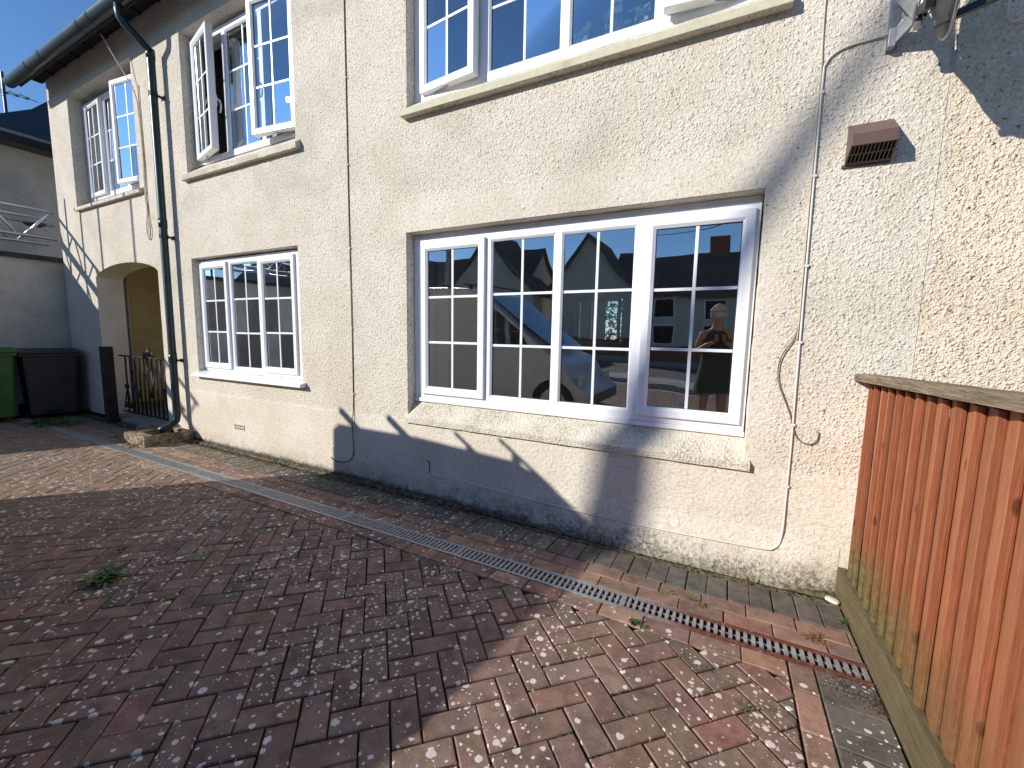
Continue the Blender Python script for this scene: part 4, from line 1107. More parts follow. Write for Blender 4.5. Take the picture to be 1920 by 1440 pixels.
def stone(x, y, z, sx, sy_, sz, mat, name, label, cat, group=None, rz=0, seed=0):
    rnd = random.Random(seed); bm = bmesh.new(); bmesh.ops.create_icosphere(bm, subdivisions=3, radius=1)
    for v_ in bm.verts:
        c = v_.co; k = 1 + 0.16*math.sin(c.x*3+seed)*math.cos(c.y*2.4+seed*2) + rnd.uniform(-.04, .04)
        q = max(abs(c.x), abs(c.y), abs(c.z)); c2 = c/q*0.86*.5 + c*.5
        v_.co = Vector((c2.x*sx*k, c2.y*sy_*k, c2.z*sz*k))
    me = bpy.data.meshes.new(name); bm.to_mesh(me); bm.free(); me.materials.append(M[mat])
    o = bpy.data.objects.new(name, me); COL.objects.link(o); o.location = (x, y, z); o.rotation_euler = (0, 0, rz); tag(o, label, cat, group); return o
stone(-6.72, -0.14, 0.05, .20, .10, .05, 'stone', 'stone', 'flat slab of stone beside the arch threshold, left of the trough', 'stone', seed=1)
stone(-6.45, -0.12, 0.04, .12, .08, .045, 'stone', 'stone', 'small rounded stone between the trough and the flat slab', 'stone', seed=2)
stone(0.565, -0.135, 0.022, .035, .022, .010, 'pebble', 'pebble', 'pale pointed stone flake on the charcoal blocks against the fence', 'stone', rz=-.5, seed=3)

# iron gate and its tarred post
gt = empty('iron_gate', (-7.2, -.02, 0), label='low black wrought-iron gate with scrolls across the arch', cat='gate')
GY = 0.02
def gbar(name, pts, r=.008, n=6):
    b = MB(); b.tube(pts, r*1.35, n); keep(b.build(name, M['iron'], smooth=True), gt)
GX0, GX1, GT, GB = -7.80, -6.47, 0.965, 0.17
gbar('top_rail', [(GX0, GY, GT+.01), (GX1, GY, GT)], .009); gbar('bottom_rail', [(GX0, GY, GB), (GX1, GY, GB)], .010)
for x in (-7.62,): gbar('upright', [(x, GY, GB), (x, GY, GT+.008)])
b = MB(); b.box(-7.48, -7.44, GY-.012, GY+.012, GB-.02, GT); keep(b.build('stile', M['iron']), gt)
for i in range(8):
    x = -7.34 + i*.118
    if abs(x + 6.92) < .02: continue
    gbar('upright', [(x, GY, GB), (x, GY, GT+.004)])
def scroll(cx, cz, r, s_=1, a0=0, turns=1.4):
    return [(cx + s_*r*(1-.62*k/16)*math.cos(a0+2*math.pi*turns*k/16), GY-.004, cz + r*(1-.62*k/16)*math.sin(a0+2*math.pi*turns*k/16)) for k in range(17)]
for s_ in (-1, 1):
    gbar('scroll', [(-6.92, GY-.004, .42), (-6.92+s_*.12, GY-.004, .74)] , .007)
    gbar('scroll', scroll(-6.92+s_*.055, .80, .05, s_, math.pi), .006)
    gbar('scroll', scroll(-6.92+s_*.09, 1.015, .04, s_, -math.pi/2), .007)
    gbar('scroll', [(-6.92+s_*.15, GY, .975), (-6.92+s_*.07, GY, 1.04), (-6.92, GY, 1.075)], .008)
    gbar('scroll', [(-7.62, GY-.004, .52), (-7.62+s_*.12, GY-.004, .22)], .006)
    gbar('scroll', scroll(-7.62+s_*.05, .27, .045, s_, math.pi), .006)
    gbar('scroll', scroll(-7.62+s_*.03, .545, .03, s_, math.pi), .006)
gbar('finial', [(-6.92, GY, .99), (-6.92, GY, 1.10)], .012); gbar('latch_ring', scroll(-7.42, .74, .035, 1, 0, 1), .006)
gbar('latch_handle', [(-7.40, GY-.03, .60), (-7.30, GY-.05, .59), (-7.20, GY-.05, .52), (-7.15, GY-.03, .42)], .014)
b = MB(); b.box(-7.97, -7.85, -.14, -.02, -.02, 1.10)
tag(b.build('gate_post', M['post'], bevel=.01), 'short black tarred wooden post beside the iron gate', 'post')

# recycling boxes in the passage
def crate(x, y, mat, label, w=.42, d=.34, h=.36, rz=0):
    e = empty('recycling_box', (x, y, .06), label=label, cat='box'); e.rotation_euler = (0, 0, rz)
    b = MB(); b.hexa([(-w/2+.03, -d/2+.02, 0), (w/2-.03, -d/2+.02, 0), (w/2-.03, d/2-.02, 0), (-w/2+.03, d/2-.02, 0), (-w/2, -d/2, h), (w/2, -d/2, h), (w/2, d/2, h), (-w/2, d/2, h)]); b.build('body', M[mat], e, bevel=.01)
    b = MB(); b.box(-w/2-.015, w/2+.015, -d/2-.015, d/2+.015, h-.03, h+.006); b.build('rim', M[mat], e, bevel=.005)
    b = MB(); b.box(-w/2-.018, w/2+.018, -d/2-.018, d/2+.018, h+.007, h+.03); b.build('lid', M['bin_lid'], e, bevel=.006)
crate(-7.45, .62, 'box_blue', 'dark blue recycling box behind the iron gate')
crate(-6.95, .62, 'bin_black', 'black recycling box behind the iron gate, right of the blue one')

# wheelie bins
def bin_(x, y, rz, body, lid, label, w=.56, d=.66, h=1.02):
    e = empty('wheelie_bin', (x, y, gz(y)), label=label, cat='wheelie bin', group='wheelie bins along the side building'); e.rotation_euler = (0, 0, rz)
    t = .86
    b = MB(); b.hexa([(-w/2*t, -d/2*t, .06), (w/2*t, -d/2*t, .06), (w/2*t, d/2*t+.02, .06), (-w/2*t, d/2*t+.02, .06), (-w/2, -d/2, h-.06), (w/2, -d/2, h-.06), (w/2, d/2, h-.06), (-w/2, d/2, h-.06)]); b.build('body', M[body], e, bevel=.03)
    b = MB(); b.box(-w/2-.025, w/2+.025, -d/2-.025, d/2+.02, h-.10, h-.055); b.build('rim', M[body], e, bevel=.008)
    b = MB(); n = 8; pr = [(-d/2-.04, h-.055), (-d/2-.045, h-.03)] + [(-d/2 + d*k/n, h-.02+.035*math.sin(math.pi*k/n)) for k in range(n+1)] + [(d/2+.05, h-.03), (d/2+.05, h-.055)]
    b.prism(pr, 0, -w/2-.03, w/2+.03); b.build('lid', M[lid], e, bevel=.006)
    b = MB(); b.tube([(-w/2+.05, d/2+.055, h-.05), (w/2-.05, d/2+.055, h-.05)], .016, 8); b.build('handle', M[lid], e)
    for s_ in (-1, 1):
        b = MB(); b.tube([(s_*(w/2-.03), d/2-.06, .10), (s_*(w/2+.02), d/2-.06, .10)], .10, 18); b.build('wheel', M['rubber'], e)
    b = MB(); b.box(-.09, .09, -d/2*t-.012, -d/2*t+.02, .10, .13); b.build('foot_slot', M['dark'], e)
bin_(-9.09, -0.37, R(82), 'bin_black', 'bin_lid', 'black wheelie bin nearest the house corner')
bin_(-9.10, -1.02, R(86), 'bin_green', 'bin_green', 'bright green wheelie bin at the left edge, beside the black one')

# weeds
def weed(x, y, n, L, mat, name, label, group=None, spread=1.0, seed=0, zup=.5, wleaf=.18, cat='weed', z0=None):
    rnd = random.Random(seed); b = MB()
    z = gz(y) if z0 is None else z0
    for i in range(n):
        a = rnd.uniform(0, 2*math.pi); l = L*rnd.uniform(.5, 1); el = rnd.uniform(.15, 1.0)*zup
        bx, by = x + rnd.uniform(-.5, .5)*L*spread, y + rnd.uniform(-.5, .5)*L*spread*.6
        d = Vector((math.cos(a), math.sin(a), 0)); sd_ = Vector((-d.y, d.x, 0))*l*wleaf
        p0 = Vector((bx, by, z)); p1 = p0 + d*l*.4 + Vector((0, 0, l*el*.8)); p2 = p0 + d*l*.8 + Vector((0, 0, l*el)); p3 = p0 + d*l + Vector((0, 0, l*el*.75))
        b.add([p0 - sd_*.15, p0 + sd_*.15, p1 + sd_, p1 - sd_, p2 + sd_*.8, p2 - sd_*.8, p3], [(0, 1, 2, 3), (3, 2, 4, 5), (5, 4, 6)])
    o = b.build(name, M[mat], recalc=False); tag(o, label, cat, group); return o
weed(-1.79+.0, -1.05, 60, .11, 'leaf', 'weed', 'leafy green weed growing on the shaded drive at the left', seed=11) if False else None
def G(u, v_):                    # pixel of the photograph to a point on the drive, for planting
    d = fw*782.13 + rr*(u-960) - uu*(v_-720); t = (-0.0342*CAM.y - CAM.z)/(d.z + 0.0342*d.y); p = CAM + d*t
    return p.x, p.y
x, y = G(195, 1085); weed(x, y, 70, .10, 'leaf', 'weed', 'leafy green weed tuft on the shaded drive', seed=11, wleaf=.12)
x, y = G(1195, 1172); weed(x, y, 9, .035, 'leaf', 'weed', 'tiny bright green seedling just below the drain', seed=12, wleaf=.4, zup=1)
x, y = G(230, 1030); weed(x, y, 12, .05, 'leaf_b', 'weed', 'small withered brown weed above the green tuft on the shaded drive', seed=13)
x, y = G(1395, 1330); weed(x, y, 9, .04, 'leaf', 'weed', 'spindly weed in the herringbone near the fence', seed=14, wleaf=.08, zup=.8)
x, y = G(1525, 1197); weed(x, y, 34, .055, 'leaf_b', 'weed', 'brown sprawling weed between drain and fence', seed=15, wleaf=.06, zup=.4)
x, y = G(1592, 1172); weed(x, y, 26, .045, 'leaf', 'weed', 'green weed tucked against the gravel board', seed=16, wleaf=.12, zup=.9)
x, y = G(1248, 1112); weed(x, y, 12, .035, 'leaf_y', 'weed', 'small yellowish weed in a joint of the pink border, left of the others', seed=17, wleaf=.1, zup=.7)
x, y = G(1300, 1125); weed(x, y, 14, .03, 'leaf', 'weed', 'little green weed in the pink border right of the yellowish one', seed=18, wleaf=.12, zup=.7)
x, y = G(1290, 1050); weed(x, y, 30, .04, 'leaf_y', 'weed', 'yellow-green tuft at the wall foot beneath the white cable', seed=19, wleaf=.08, zup=.9)
x, y = G(1405, 1095); weed(x, y, 22, .04, 'leaf_b', 'weed', 'dry brown tuft at the wall foot near the fence', seed=20, wleaf=.08, zup=.7)
x, y = G(1315, 1135); weed(x, y, 26, .03, 'leaf_b', 'weed', 'low rusty-brown weed mat beside the drain', seed=21, wleaf=.1, zup=.3)
x, y = G(95, 795); weed(x, y, 150, .15, 'leaf', 'weed', 'spreading patch of weeds in front of the black bin', seed=22, spread=5.0, wleaf=.11, zup=.5)
x, y = G(175, 775); weed(x, y, 60, .15, 'leaf', 'weed', 'dark clump of weeds at the foot of the house corner', seed=23, spread=1.5, wleaf=.12, zup=.9)
x, y = G(250, 835); weed(x, y, 60, .10, 'leaf_y', 'weed', 'yellow-green weeds between the drain and the stone trough', seed=24, spread=2.2, wleaf=.12, zup=.4)
x, y = G(215, 820); weed(x, y, 30, .08, 'leaf_y', 'weed', 'small yellow weeds on the drain edge, left of the trough weeds', seed=25, spread=1.6, wleaf=.12, zup=.4)
# moss lines and litter
b = MB(); rnd = random.Random(5)
def clump(x, y, r):
    n = 6; z = gz(y)
    b.add([(x, y, z+.003)] + [(x + r*math.cos(k*math.pi/3)*rnd.uniform(.6, 1.2), y + r*math.sin(k*math.pi/3)*rnd.uniform(.6, 1.2), z-.004) for k in range(6)], [(0, 1+k, 1+(k+1) % 6) for k in range(6)])
hb = [bl for bl in blocks if -2.6 < bl[2] < .3]
for pl, tint, cx_, cy_ in hb:
    if rnd.random() < .38:
        i = rnd.randrange(len(pl)); p, q = pl[i], pl[(i+1) % len(pl)]
        for k in range(rnd.randint(2, 9)):
            t = rnd.random()*.6; clump(p[0]+(q[0]-p[0])*t + rnd.gauss(0, .0015), p[1]+(q[1]-p[1])*t + rnd.gauss(0, .0015), rnd.uniform(.003, .006))
tag(b.build('moss', M['moss'], recalc=False), 'green moss filling joints of the herringbone paving', 'moss', kind='stuff')
b = MB()
for (u, v_, s_, n_) in ((1575, 1268, 14, 60), (1590, 1285, 14, 60), (1610, 1303, 16, 50), (1640, 1318, 14, 70), (1655, 1335, 8, 50), (1560, 1275, 18, 30), (1620, 1300, 30, 40), (1330, 1245, 25, 16)):
    for k in range(n_):
        x, y = G(rnd.gauss(u, s_), rnd.gauss(v_, s_*.45)); clump(x, y, rnd.uniform(.002, .006))
        if x > .594: pass
tag(b.build('leaf_litter', M['soil'], recalc=False), 'dark crumbled leaf litter on the charcoal blocks by the fence', 'litter', kind='stuff')

# wind-blown grit at wall foot
b = MB()
for k in range(420):
    x = rnd.uniform(-5.7, .55); y = -.15 + rnd.gauss(0, .03); clump(x, min(y, -.03), rnd.uniform(.003, .009))
tag(b.build('wall_foot_grit', M['mortar'], recalc=False), 'crumbs of mortar and grit along the foot of the wall', 'grit', kind='stuff')

# ---- things behind the glass
def plant(x, y, z, n, label, seed, h=.75):
    rnd = random.Random(seed); e = empty('houseplant', (x, y, z), label=label, cat='plant')
    b = MB(); b.tube([(0, 0, 0), (0, 0, .02), (0, 0, .13)], .07, 16, rs=[.055, .06, .075]); b.build('pot', M['pebble'], e)
    st = MB(); lf = MB()
    for i in range(n):
        a = rnd.uniform(0, 2*math.pi); L = h*rnd.uniform(.5, 1.1); c = Vector((math.cos(a)*.28, math.sin(a)*.045, 0))
        pts = [Vector((0, 0, .12)), c*.3 + Vector((0, 0, .12+L*.5)), c*.8 + Vector((0, 0, .12+L*.85)), c*1.3 + Vector((0, 0, .12+L*.75)), c*1.6 + Vector((0, 0, .12+L*.45))]
        sp_ = smooth_path(pts, 5); st.tube(sp_, .004, 5)
        for p in sp_[4:]:
            if rnd.random() < .7:
                d = Vector((rnd.uniform(-1, 1), rnd.uniform(-.35, .35), rnd.uniform(-1.2, -.2))).normalized(); l = rnd.uniform(.06, .13)
                s_ = d.cross(Vector((rnd.uniform(-.3, .3), 1, 0))).normalized()*l*.30
                lf.add([p, p+d*l*.35+s_, p+d*l, p+d*l*.35-s_, p+d*l*.7+s_*.75, p+d*l*.7-s_*.75], [(0, 1, 4, 2, 5, 3)])
    st.build('stem', M['leaf_p'], e); lf.build('foliage', M['leaf_p'], e, recalc=False)
plant(-1.30, .36, 3.10, 26, 'trailing houseplant behind the second light of the upper right window', 31, .36)
plant(-0.82, .36, 3.10, 28, 'leafy houseplant behind the third light of the upper right window', 32, .40)
plant(-4.62, .30, 3.20, 6, 'pale houseplant on the sill of the middle upstairs window', 34, .35)
def curtain(x0, x1, z0, z1, y, label, mat='curtain'):
    b = MB(); n = 44; vs_ = []
    for i in range(n+1):
        x = x0+(x1-x0)*i/n; yy = y + .022*math.sin(i*1.5) + .01*math.sin(i*.63); vs_ += [(x, yy, z0), (x, yy, z1)]
    b.add(vs_, [(2*i, 2*i+2, 2*i+3, 2*i+1) for i in range(n)]); o = b.build('curtain', M[mat], smooth=True); tag(o, label, 'curtain')
curtain(-5.6, -4.9, 3.0, 4.65, .44, 'pale blue curtain behind the left light of the middle upstairs window')
curtain(-8.6, -7.9, 3.0, 4.65, .46, 'pale blue curtain at the left of the upstairs window above the arch')
curtain(-2.9, -2.32, .2, 2.4, .46, 'pale curtain at the left of the big ground floor window', 'inner')
curtain(-1.05, -0.72, .2, 2.4, 4.30, 'thin drape inside against the back wall of the front room', 'inner')
b = MB(); b.box(-2.72, -2.50, 4.43, 4.47, 1.15, 1.75)
o = b.build('picture_frame', M['red'], bevel=.004); tag(o, 'red framed picture on the back wall of the front room', 'picture')
b = MB(); b.box(-2.70, -2.52, 4.425, 4.431, 1.18, 1.72); b.build('print', M['paper'], o)
pe = empty('pendant_light', (-1.25, 3.4, 1.8), label='small chrome pendant light seen inside the front room', cat='light')
for dx_ in (0, .09):
    b = MB(); b.tube([(-1.25+dx_, 3.4, 1.52), (-1.20+dx_, 3.4, 1.66)], .012, 8); keep(b.build('lamp_holder', M['alu']), pe)
b = MB(); b.tube([(-1.2, 3.4, 1.66), (-1.16, 3.4, 2.54)], .004, 6); keep(b.build('flex', M['iron']), pe)

# ---- garden beyond the front room
def foliage_mass(name, cx, cy_, cz, sx, sy_, sz, n, leaf, mat, seed, parent=None):
    rnd = random.Random(seed); b = MB()
    for i in range(n):
        while True:
            p = Vector((rnd.uniform(-1, 1), rnd.uniform(-1, 1), rnd.uniform(-1, 1)))
            if .35 < p.length < 1: break
        q = Vector((cx+p.x*sx, cy_+p.y*sy_, cz+p.z*sz)); a = Vector((rnd.gauss(0, 1), rnd.gauss(0, 1), rnd.gauss(0, 1))).normalized(); c = a.orthogonal().normalized()
        l = leaf*rnd.uniform(.6, 1.3); b.add([q-a*l, q-c*l*.5, q+a*l, q+c*l*.5], [(0, 1, 2, 3)])
    return b.build(name, M[mat], parent, recalc=False)
hd = empty('garden_shrub', (-4.0, 12.5, 0), label='green shrub in the garden, seen through the front room', cat='shrub')
keep(foliage_mass('crown', -4.0, 12.5, 1.7, 2.6, 1.2, 1.9, 2600, .09, 'hedge', 3), hd)
b = MB(); b.tube([(-4.0, 12.5, 0), (-3.95, 12.5, 1.4)], .08, 8); keep(b.build('stem', M['post']), hd)

# ================================================================== ACROSS THE ROAD (seen in the glass)
def gable_house(x0, x1, y0, y1, ze, zr, label, wallm='far_wall', roofm='tile_brown', front_gable=None, chim=True, gzz=gz(-8)):
    e = empty('far_house', ((x0+x1)/2, y1, gzz), label=label, cat='house', group='houses across the road')
    b = MB(); b.box(x0, x1, y0, y1, gzz-.1, ze); ym = (y0+y1)/2
    for x in (x0, x1): b.add([(x, y0, ze), (x, y1, ze), (x, ym, zr)], [(0, 1, 2)])
    keep(b.build('wall', M[wallm]), e)
    b = MB(); o_ = .35
    b.hexa([(x0-o_, y1+o_, ze-.22), (x1+o_, y1+o_, ze-.22), (x1+o_, ym, zr), (x0-o_, ym, zr), (x0-o_, y1+o_, ze-.08), (x1+o_, y1+o_, ze-.08), (x1+o_, ym, zr+.14), (x0-o_, ym, zr+.14)])
    b.hexa([(x0-o_, y0-o_, ze-.22), (x1+o_, y0-o_, ze-.22), (x1+o_, ym-.001, zr), (x0-o_, ym-.001, zr), (x0-o_, y0-o_, ze-.08), (x1+o_, y0-o_, ze-.08), (x1+o_, ym-.001, zr+.14), (x0-o_, ym-.001, zr+.14)])
    rf = keep(b.build('roof', M[roofm]), e)
    if chim:
        b = MB(); b.box((x0+x1)/2-.5, (x0+x1)/2+.5, ym-.35, ym+.35, zr-.4, zr+1.1); c = b.build('chimney', M['far_brick']); c.parent = rf;
    if front_gable:
        gx0, gx1, gzr, dep = front_gable
        b = MB(); b.box(gx0, gx1, y1-1, y1+dep, gzz-.1, ze); gm = (gx0+gx1)/2
        b.add([(gx0, y1+dep, ze), (gx1, y1+dep, ze), (gm, y1+dep, gzr)], [(0, 1, 2)]); keep(b.build('gable_wall', M[wallm]), e)
        b = MB()
        for (xa, xc) in ((gx0-.35, gm), (gx1+.35, gm)):
            # bell-cast slopes
            xm_ = xa + (xc-xa)*.42; zm_ = ze-.05 + (gzr-ze)*.30
            for (p, zp, q, zq) in ((xa, ze-.25, xm_, zm_), (xm_, zm_, xc, gzr)):
                b.add([(p, y1+dep+.3, zp), (q, y1+dep+.3, zq), (q, ym, zq), (p, ym, zp), (p, y1+dep+.3, zp+.16), (q, y1+dep+.3, zq+.16), (q, ym, zq+.16), (p, ym, zp+.16)], [(0,1,2,3), (4,5,6,7), (0,1,5,4), (1,2,6,5), (2,3,7,6), (3,0,4,7)])
        keep(b.build('gable_roof', M[roofm]), e)
    n_ = max(2, int((x1-x0)/2.6))
    for i in range(n_):
        xw = x0 + (x1-x0)*(i+.5)/n_
        for zz in (1.0, ze-1.7):
            if zz < 1 and i % 3 == 1: pass
            b = MB(); b.ring(xw-.6, xw+.6, gzz+zz, gzz+zz+1.15, [(0, y1+.001), (0, y1+.05), (.07, y1+.05), (.07, y1+.001)]); wd = keep(b.build('window', M['upvc']), e)
            b = MB(); b.add([(xw-.53, y1+.02, gzz+zz+.07), (xw+.53, y1+.02, gzz+zz+.07), (xw+.53, y1+.02, gzz+zz+1.08), (xw-.53, y1+.02, gzz+zz+1.08)], [(0,1,2,3)]); c = b.build('pane', M['dark']); c.parent = wd;
    return e
gable_house(-7.0, 6.0, -32, -24, 4.1, 7.2, 'cream house across the road with a long dark roof', front_gable=(-10.8, -5.4, 7.5, .8))
gable_house(-24.0, -13.2, -31, -23.5, 4.0, 7.6, 'cream house across the road with a sweeping gable to the left', front_gable=(-19.0, -12.0, 8.2, .8))
gable_house(12.0, 26.0, -32, -24, 4.6, 8.2, 'cream house across the road at the far right')
gable_house(-48.0, -34.0, -31, -23, 5.0, 8.6, 'dark roofed house across the road at the far left', wallm='far_brick')
b = MB()
for x in (-60, -33.5, -12.2, 7.0):
    pass
b.box(-60, 60, -18.2, -17.9, gz(-8), gz(-8)+.9)
tag(b.build('garden_wall', M['far_brick']), 'low brick garden wall across the road', 'wall')

# out-of-frame lamp post, added and shaped to throw the soft slanting wall shadow
t_ = 12.4
lx, ly = -0.60 - .85*t_, -t_
lampo = empty('shadow_lamp_post', (lx, ly, gz(-8)), label='out-of-frame grey lamp post with a raked arm, added to cast the soft wall shadow', cat='street lamp')
def up_pt(X_, Z_): return (X_ - .85*t_, -t_, Z_ + .60*t_)
b = MB(); top = up_pt(-.53, 1.05); b.tube([(lx, ly, gz(-8)), (lx, ly, top[2]-.9), top], .11, 12, rs=[.20, .165, .13]); keep(b.build('pole', M['grey_steel'], smooth=True), lampo)
b = MB(); b.tube([top, up_pt(-.38, 1.35), up_pt(.12, 2.15), up_pt(.36, 2.52), up_pt(.66, 3.0)], .06, 10, rs=[.13, .10, .07, .055, .05]); keep(b.build('arm', M['grey_steel'], smooth=True), lampo)
b = MB(); p = Vector(up_pt(.66, 3.0)); b.tube([p, p+Vector((.35, 0, .12)), p+Vector((.7, 0, .2))], .12, 10, rs=[.05, .13, .08]); keep(b.build('lantern', M['lamp_glass'], smooth=True), lampo)

# overhead wires
for k, (za, zc) in enumerate(((8.2, 7.1), (8.6, 7.6))):
    b = MB(); pts = []
    for i in range(17):
        t = i/16; pts.append((-40+60*t, -18.5, za + (zc-za)*t - 1.0*(1-(2*t-1)**2)))
    b.tube(pts, .018, 5); tag(b.build('overhead_wire', M['dish_arm']), ('lower' if k == 0 else 'upper') + ' sagging black overhead wire across the road', 'wire', 'overhead wires across the road')

# ---- van parked on the drive, left of the photographer: casts the big shadow, shows in the glass
van = empty('van', (-3.8, -3.5, gz(-3.5)), label='white panel van with roof bars parked on the drive', cat='van')
VN, VF = -2.64, -4.35; g0 = gz(-3.5)
side = [(-1.70, .32), (-1.70, .52), (-1.90, .66), (-2.00, .80), (-2.07, .92), (-2.20, 1.02), (-2.34, 1.08), (-3.00, 1.60), (-3.52, 1.99), (-3.68, 2.055), (-4.6, 2.12), (-5.56, 2.125), (-5.64, 2.06), (-5.62, 1.1), (-5.47, .32)]
def sec_van(y, inset, top):
    out = []
    for (x, z) in side:
        f_ = max(0, (z-1.0)/1.05)
        out.append((x, y + (inset*f_*f_), z if z < top else z))
    return out
b = MB(); lay = []
for (y, sgn) in ((VN-.02, 0), (VN, 0), (VF, 0), (VF+.02, 0)): pass
n_ = len(side)
vs_ = [(x, VN - (0.05*(max(0, z-1.0))), z) for x, z in side] + [(x, VF + (0.05*(max(0, z-1.0))), z) for x, z in side]
b.add(vs_, [tuple(range(n_)), tuple(range(n_, 2*n_))[::-1]] + [(i, (i+1) % n_, n_+(i+1) % n_, n_+i) for i in range(n_)])
keep(b.build('body', M['van_white'], bevel=.03), van)
for yy, sg in ((VN, 1), (VF, -1)):
    b = MB(); e_ = .004*sg
    f_ = lambda z: yy - sg*0.05*(max(0, z-1.0)) + e_
    b.add([(-2.62, f_(1.16), 1.16), (-3.45, f_(1.16), 1.16), (-3.50, f_(1.80), 1.80), (-3.30, f_(1.78), 1.78), (-2.80, f_(1.42), 1.42)], [(0, 1, 2, 3, 4)]); keep(b.build('side_window', M['glass_dark']), van)
    for xw in (-2.22, -4.95):
        b = MB(); b.tube([(xw, yy - sg*.20, .34+g0*.3), (xw, yy + sg*.01, .34+g0*.3)], .33, 26); wv = keep(b.build('wheel', M['rubber']), van)
        b = MB(); b.tube([(xw, yy + sg*.008, .34+g0*.3), (xw, yy + sg*.018, .34+g0*.3)], .20, 20); c = b.build('rim', M['alu']); c.parent = wv;
    b = MB(); b.box(-2.78, -2.66, min(yy, yy+sg*.20), max(yy, yy+sg*.20), 1.16, 1.36); keep(b.build('wing_mirror', M['black_plastic'], bevel=.02), van) if sg < 0 else None
b = MB()
b.add([(-2.32, VN-.16, 1.135), (-2.32, VF+.16, 1.135), (-3.46, VF+.2, 1.948), (-3.46, VN-.2, 1.948)], [(0, 1, 2, 3)])
for i in range(4): b.v[i] += Vector((.02, 0, .022))
keep(b.build('windscreen', M['glass_dark']), van)
for yy in (VN-.2, VF+.2):
    b = MB(); b.box(-1.89, -1.82, yy-.12, yy+.12, .62, .78); keep(b.build('headlight', M['lamp_glass'], bevel=.02), van)
b = MB(); b.box(-1.74, -1.69, VF+.1, VN-.1, .34, .50); keep(b.build('bumper', M['black_plastic'], bevel=.02), van)
for xx in (-5.36, -4.77, -4.09, -3.68):
    b = MB(); b.tube([(xx, VF-.1, 2.135), (xx, VN+(.12, .11, .075, .075)[(-5.36, -4.77, -4.09, -3.68).index(xx)], 2.135 if xx < -4.5 else 2.11)], (.034, .032, .016, .015)[(-5.36, -4.77, -4.09, -3.68).index(xx)], 8); b.box(xx-.02, xx+.02, VN-.12, VN-.07, 2.0, 2.10); keep(b.build('roof_bar', M['black_plastic']), van)
bpy.context.view_layer.update()

# ---- the photographer, seen only mirrored in the right-hand pane
ph = empty('person', (-.10, -3.02, gz(-3)), label='person with short grey hair in a dark sleeveless dress holding up a phone', cat='person')
def skin_body(name, pts, edges, rad, mat, sub=2, root=0):
    me = bpy.data.meshes.new(name); me.from_pydata(pts, edges, []); me.materials.append(M[mat])
    o = bpy.data.objects.new(name, me); COL.objects.link(o); o.parent = ph
    m = o.modifiers.new('skin', 'SKIN'); m.use_smooth_shade = True
    for i, r in enumerate(rad):
        d = me.skin_vertices[0].data[i]; d.radius = r if isinstance(r, tuple) else (r, r); d.use_root = (i == root)
    s_ = o.modifiers.new('sub', 'SUBSURF'); s_.levels = s_.render_levels = sub; return o
bp = [(0, 0, .86), (0, 0, 1.02), (0, -.01, 1.20), (0, 0, 1.34), (0, .0, 1.42), (0, .02, 1.52), (0, .02, 1.62),
      (-.09, 0, .80), (-.10, .01, .46), (-.10, -.02, .08), (-.10, .10, .04),
      (.09, 0, .80), (.10, .01, .46), (.10, -.02, .08), (.10, .10, .04),
      (-.16, 0, 1.34), (-.22, .01, 1.10), (-.10, .17, 1.20), (-.02, .20, 1.235),
      (.16, 0, 1.34), (.22, .01, 1.10), (.15, .17, 1.20), (.10, .20, 1.235)]
be = [(0, 1), (1, 2), (2, 3), (3, 4), (4, 5), (5, 6), (0, 7), (7, 8), (8, 9), (9, 10), (0, 11), (11, 12), (12, 13), (13, 14), (3, 15), (15, 16), (16, 17), (17, 18), (3, 19), (19, 20), (20, 21), (21, 22)]
br_ = [(.15, .11), (.13, .10), (.15, .11), (.13, .09), .05, .08, .085, .085, .055, .04, .035, .085, .055, .04, .035, .055, .04, .032, .026, .055, .04, .032, .026]
skin_body('body', bp, be, br_, 'skin')
b = MB(); nn = 20; vs_ = []
prof_ = [(.62, .24, .17), (.80, .20, .15), (.98, .165, .125), (1.12, .165, .13), (1.24, .175, .13), (1.34, .15, .105), (1.385, .10, .08)]
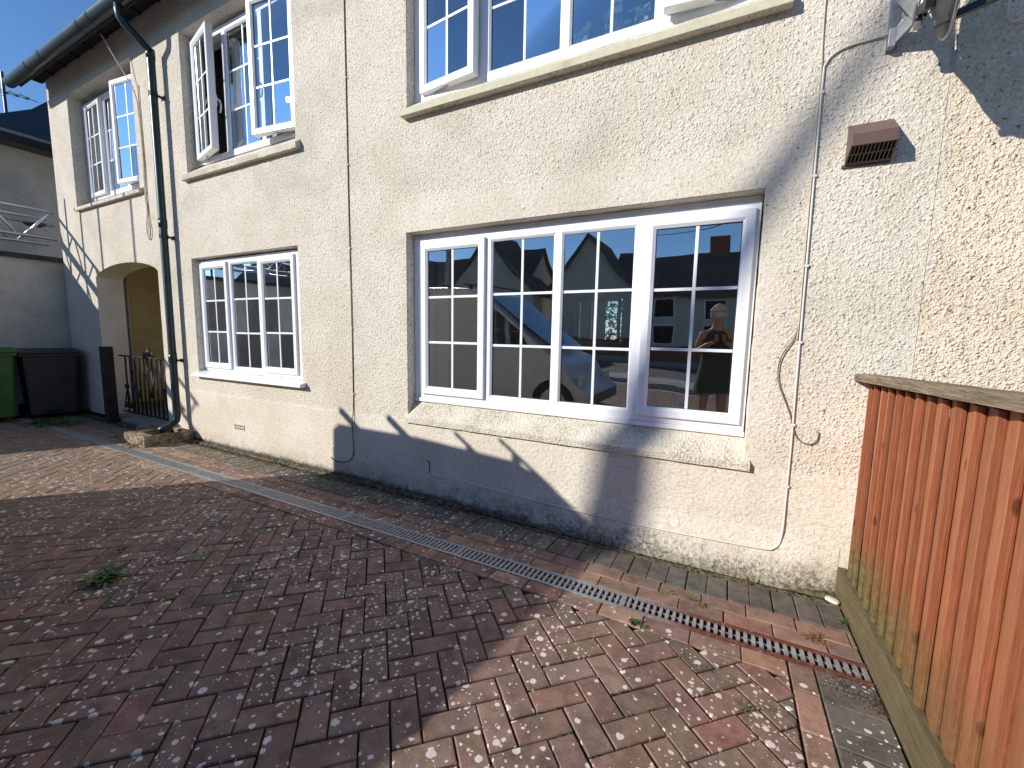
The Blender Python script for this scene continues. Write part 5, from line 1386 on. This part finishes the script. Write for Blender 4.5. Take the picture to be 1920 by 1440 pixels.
for (z, a, c) in prof_:
    for k in range(nn): t = 2*math.pi*k/nn; vs_.append((a*math.cos(t), c*math.sin(t), z))
b.add(vs_, [(i*nn+k, i*nn+(k+1) % nn, (i+1)*nn+(k+1) % nn, (i+1)*nn+k) for i in range(len(prof_)-1) for k in range(nn)])
b.build('dress', M['dress'], ph, smooth=True)
bm = bmesh.new(); bmesh.ops.create_icosphere(bm, subdivisions=4, radius=1)
rnd = random.Random(9)
for v_ in bm.verts:
    c = v_.co; front = max(0, c.y)
    k = 1.0 + rnd.uniform(0, .10); keepf = 1.0 if (c.z > .25 or c.y < .2) else .80
    v_.co = Vector((c.x*.100*k*keepf, c.y*.108*k*keepf + .01, c.z*.118*k*keepf + 1.60))
me = bpy.data.meshes.new('hair'); bm.to_mesh(me); bm.free(); me.materials.append(M['hair']); o = bpy.data.objects.new('hair', me); COL.objects.link(o); o.parent = ph
for s_ in (-1, 1):
    hand = [(0.04+s_*.055, .20, 1.235), (0.04+s_*.045, .225, 1.27), (0.04+s_*.04, .235, 1.30)]
    pts, eds, rd = list(hand), [(0, 1), (1, 2)], [.026, .03, .024]
    for f_i in range(4):
        b0 = len(pts); z = 1.265 + f_i*.017; ln = (.85, 1, .95, .75)[f_i]
        pts += [(0.04+s_*.045, .235, z), (0.04+s_*.055, .255, z+.004), (0.04+s_*.035, .268*1, z+.006), (0.04+s_*(.035-.02*ln), .266, z+.006)]
        eds += [(1 if f_i < 2 else 2, b0), (b0, b0+1), (b0+1, b0+2), (b0+2, b0+3)]; rd += [.010, .009, .008, .0065]
    b0 = len(pts); pts += [(0.04+s_*.03, .215, 1.285), (0.04+s_*.012, .222, 1.30)]; eds += [(1, b0), (b0, b0+1)]; rd += [.011, .008]
    skin_body('hand', pts, eds, rd, 'skin', 1)
b = MB(); b.box(-.035, .115, .235, .243, 1.262, 1.334)
o = b.build('mobile_phone', M['dark'], bevel=.004); o.location = ph.location; tag(o, 'black phone held up in landscape by the photographer', 'phone')
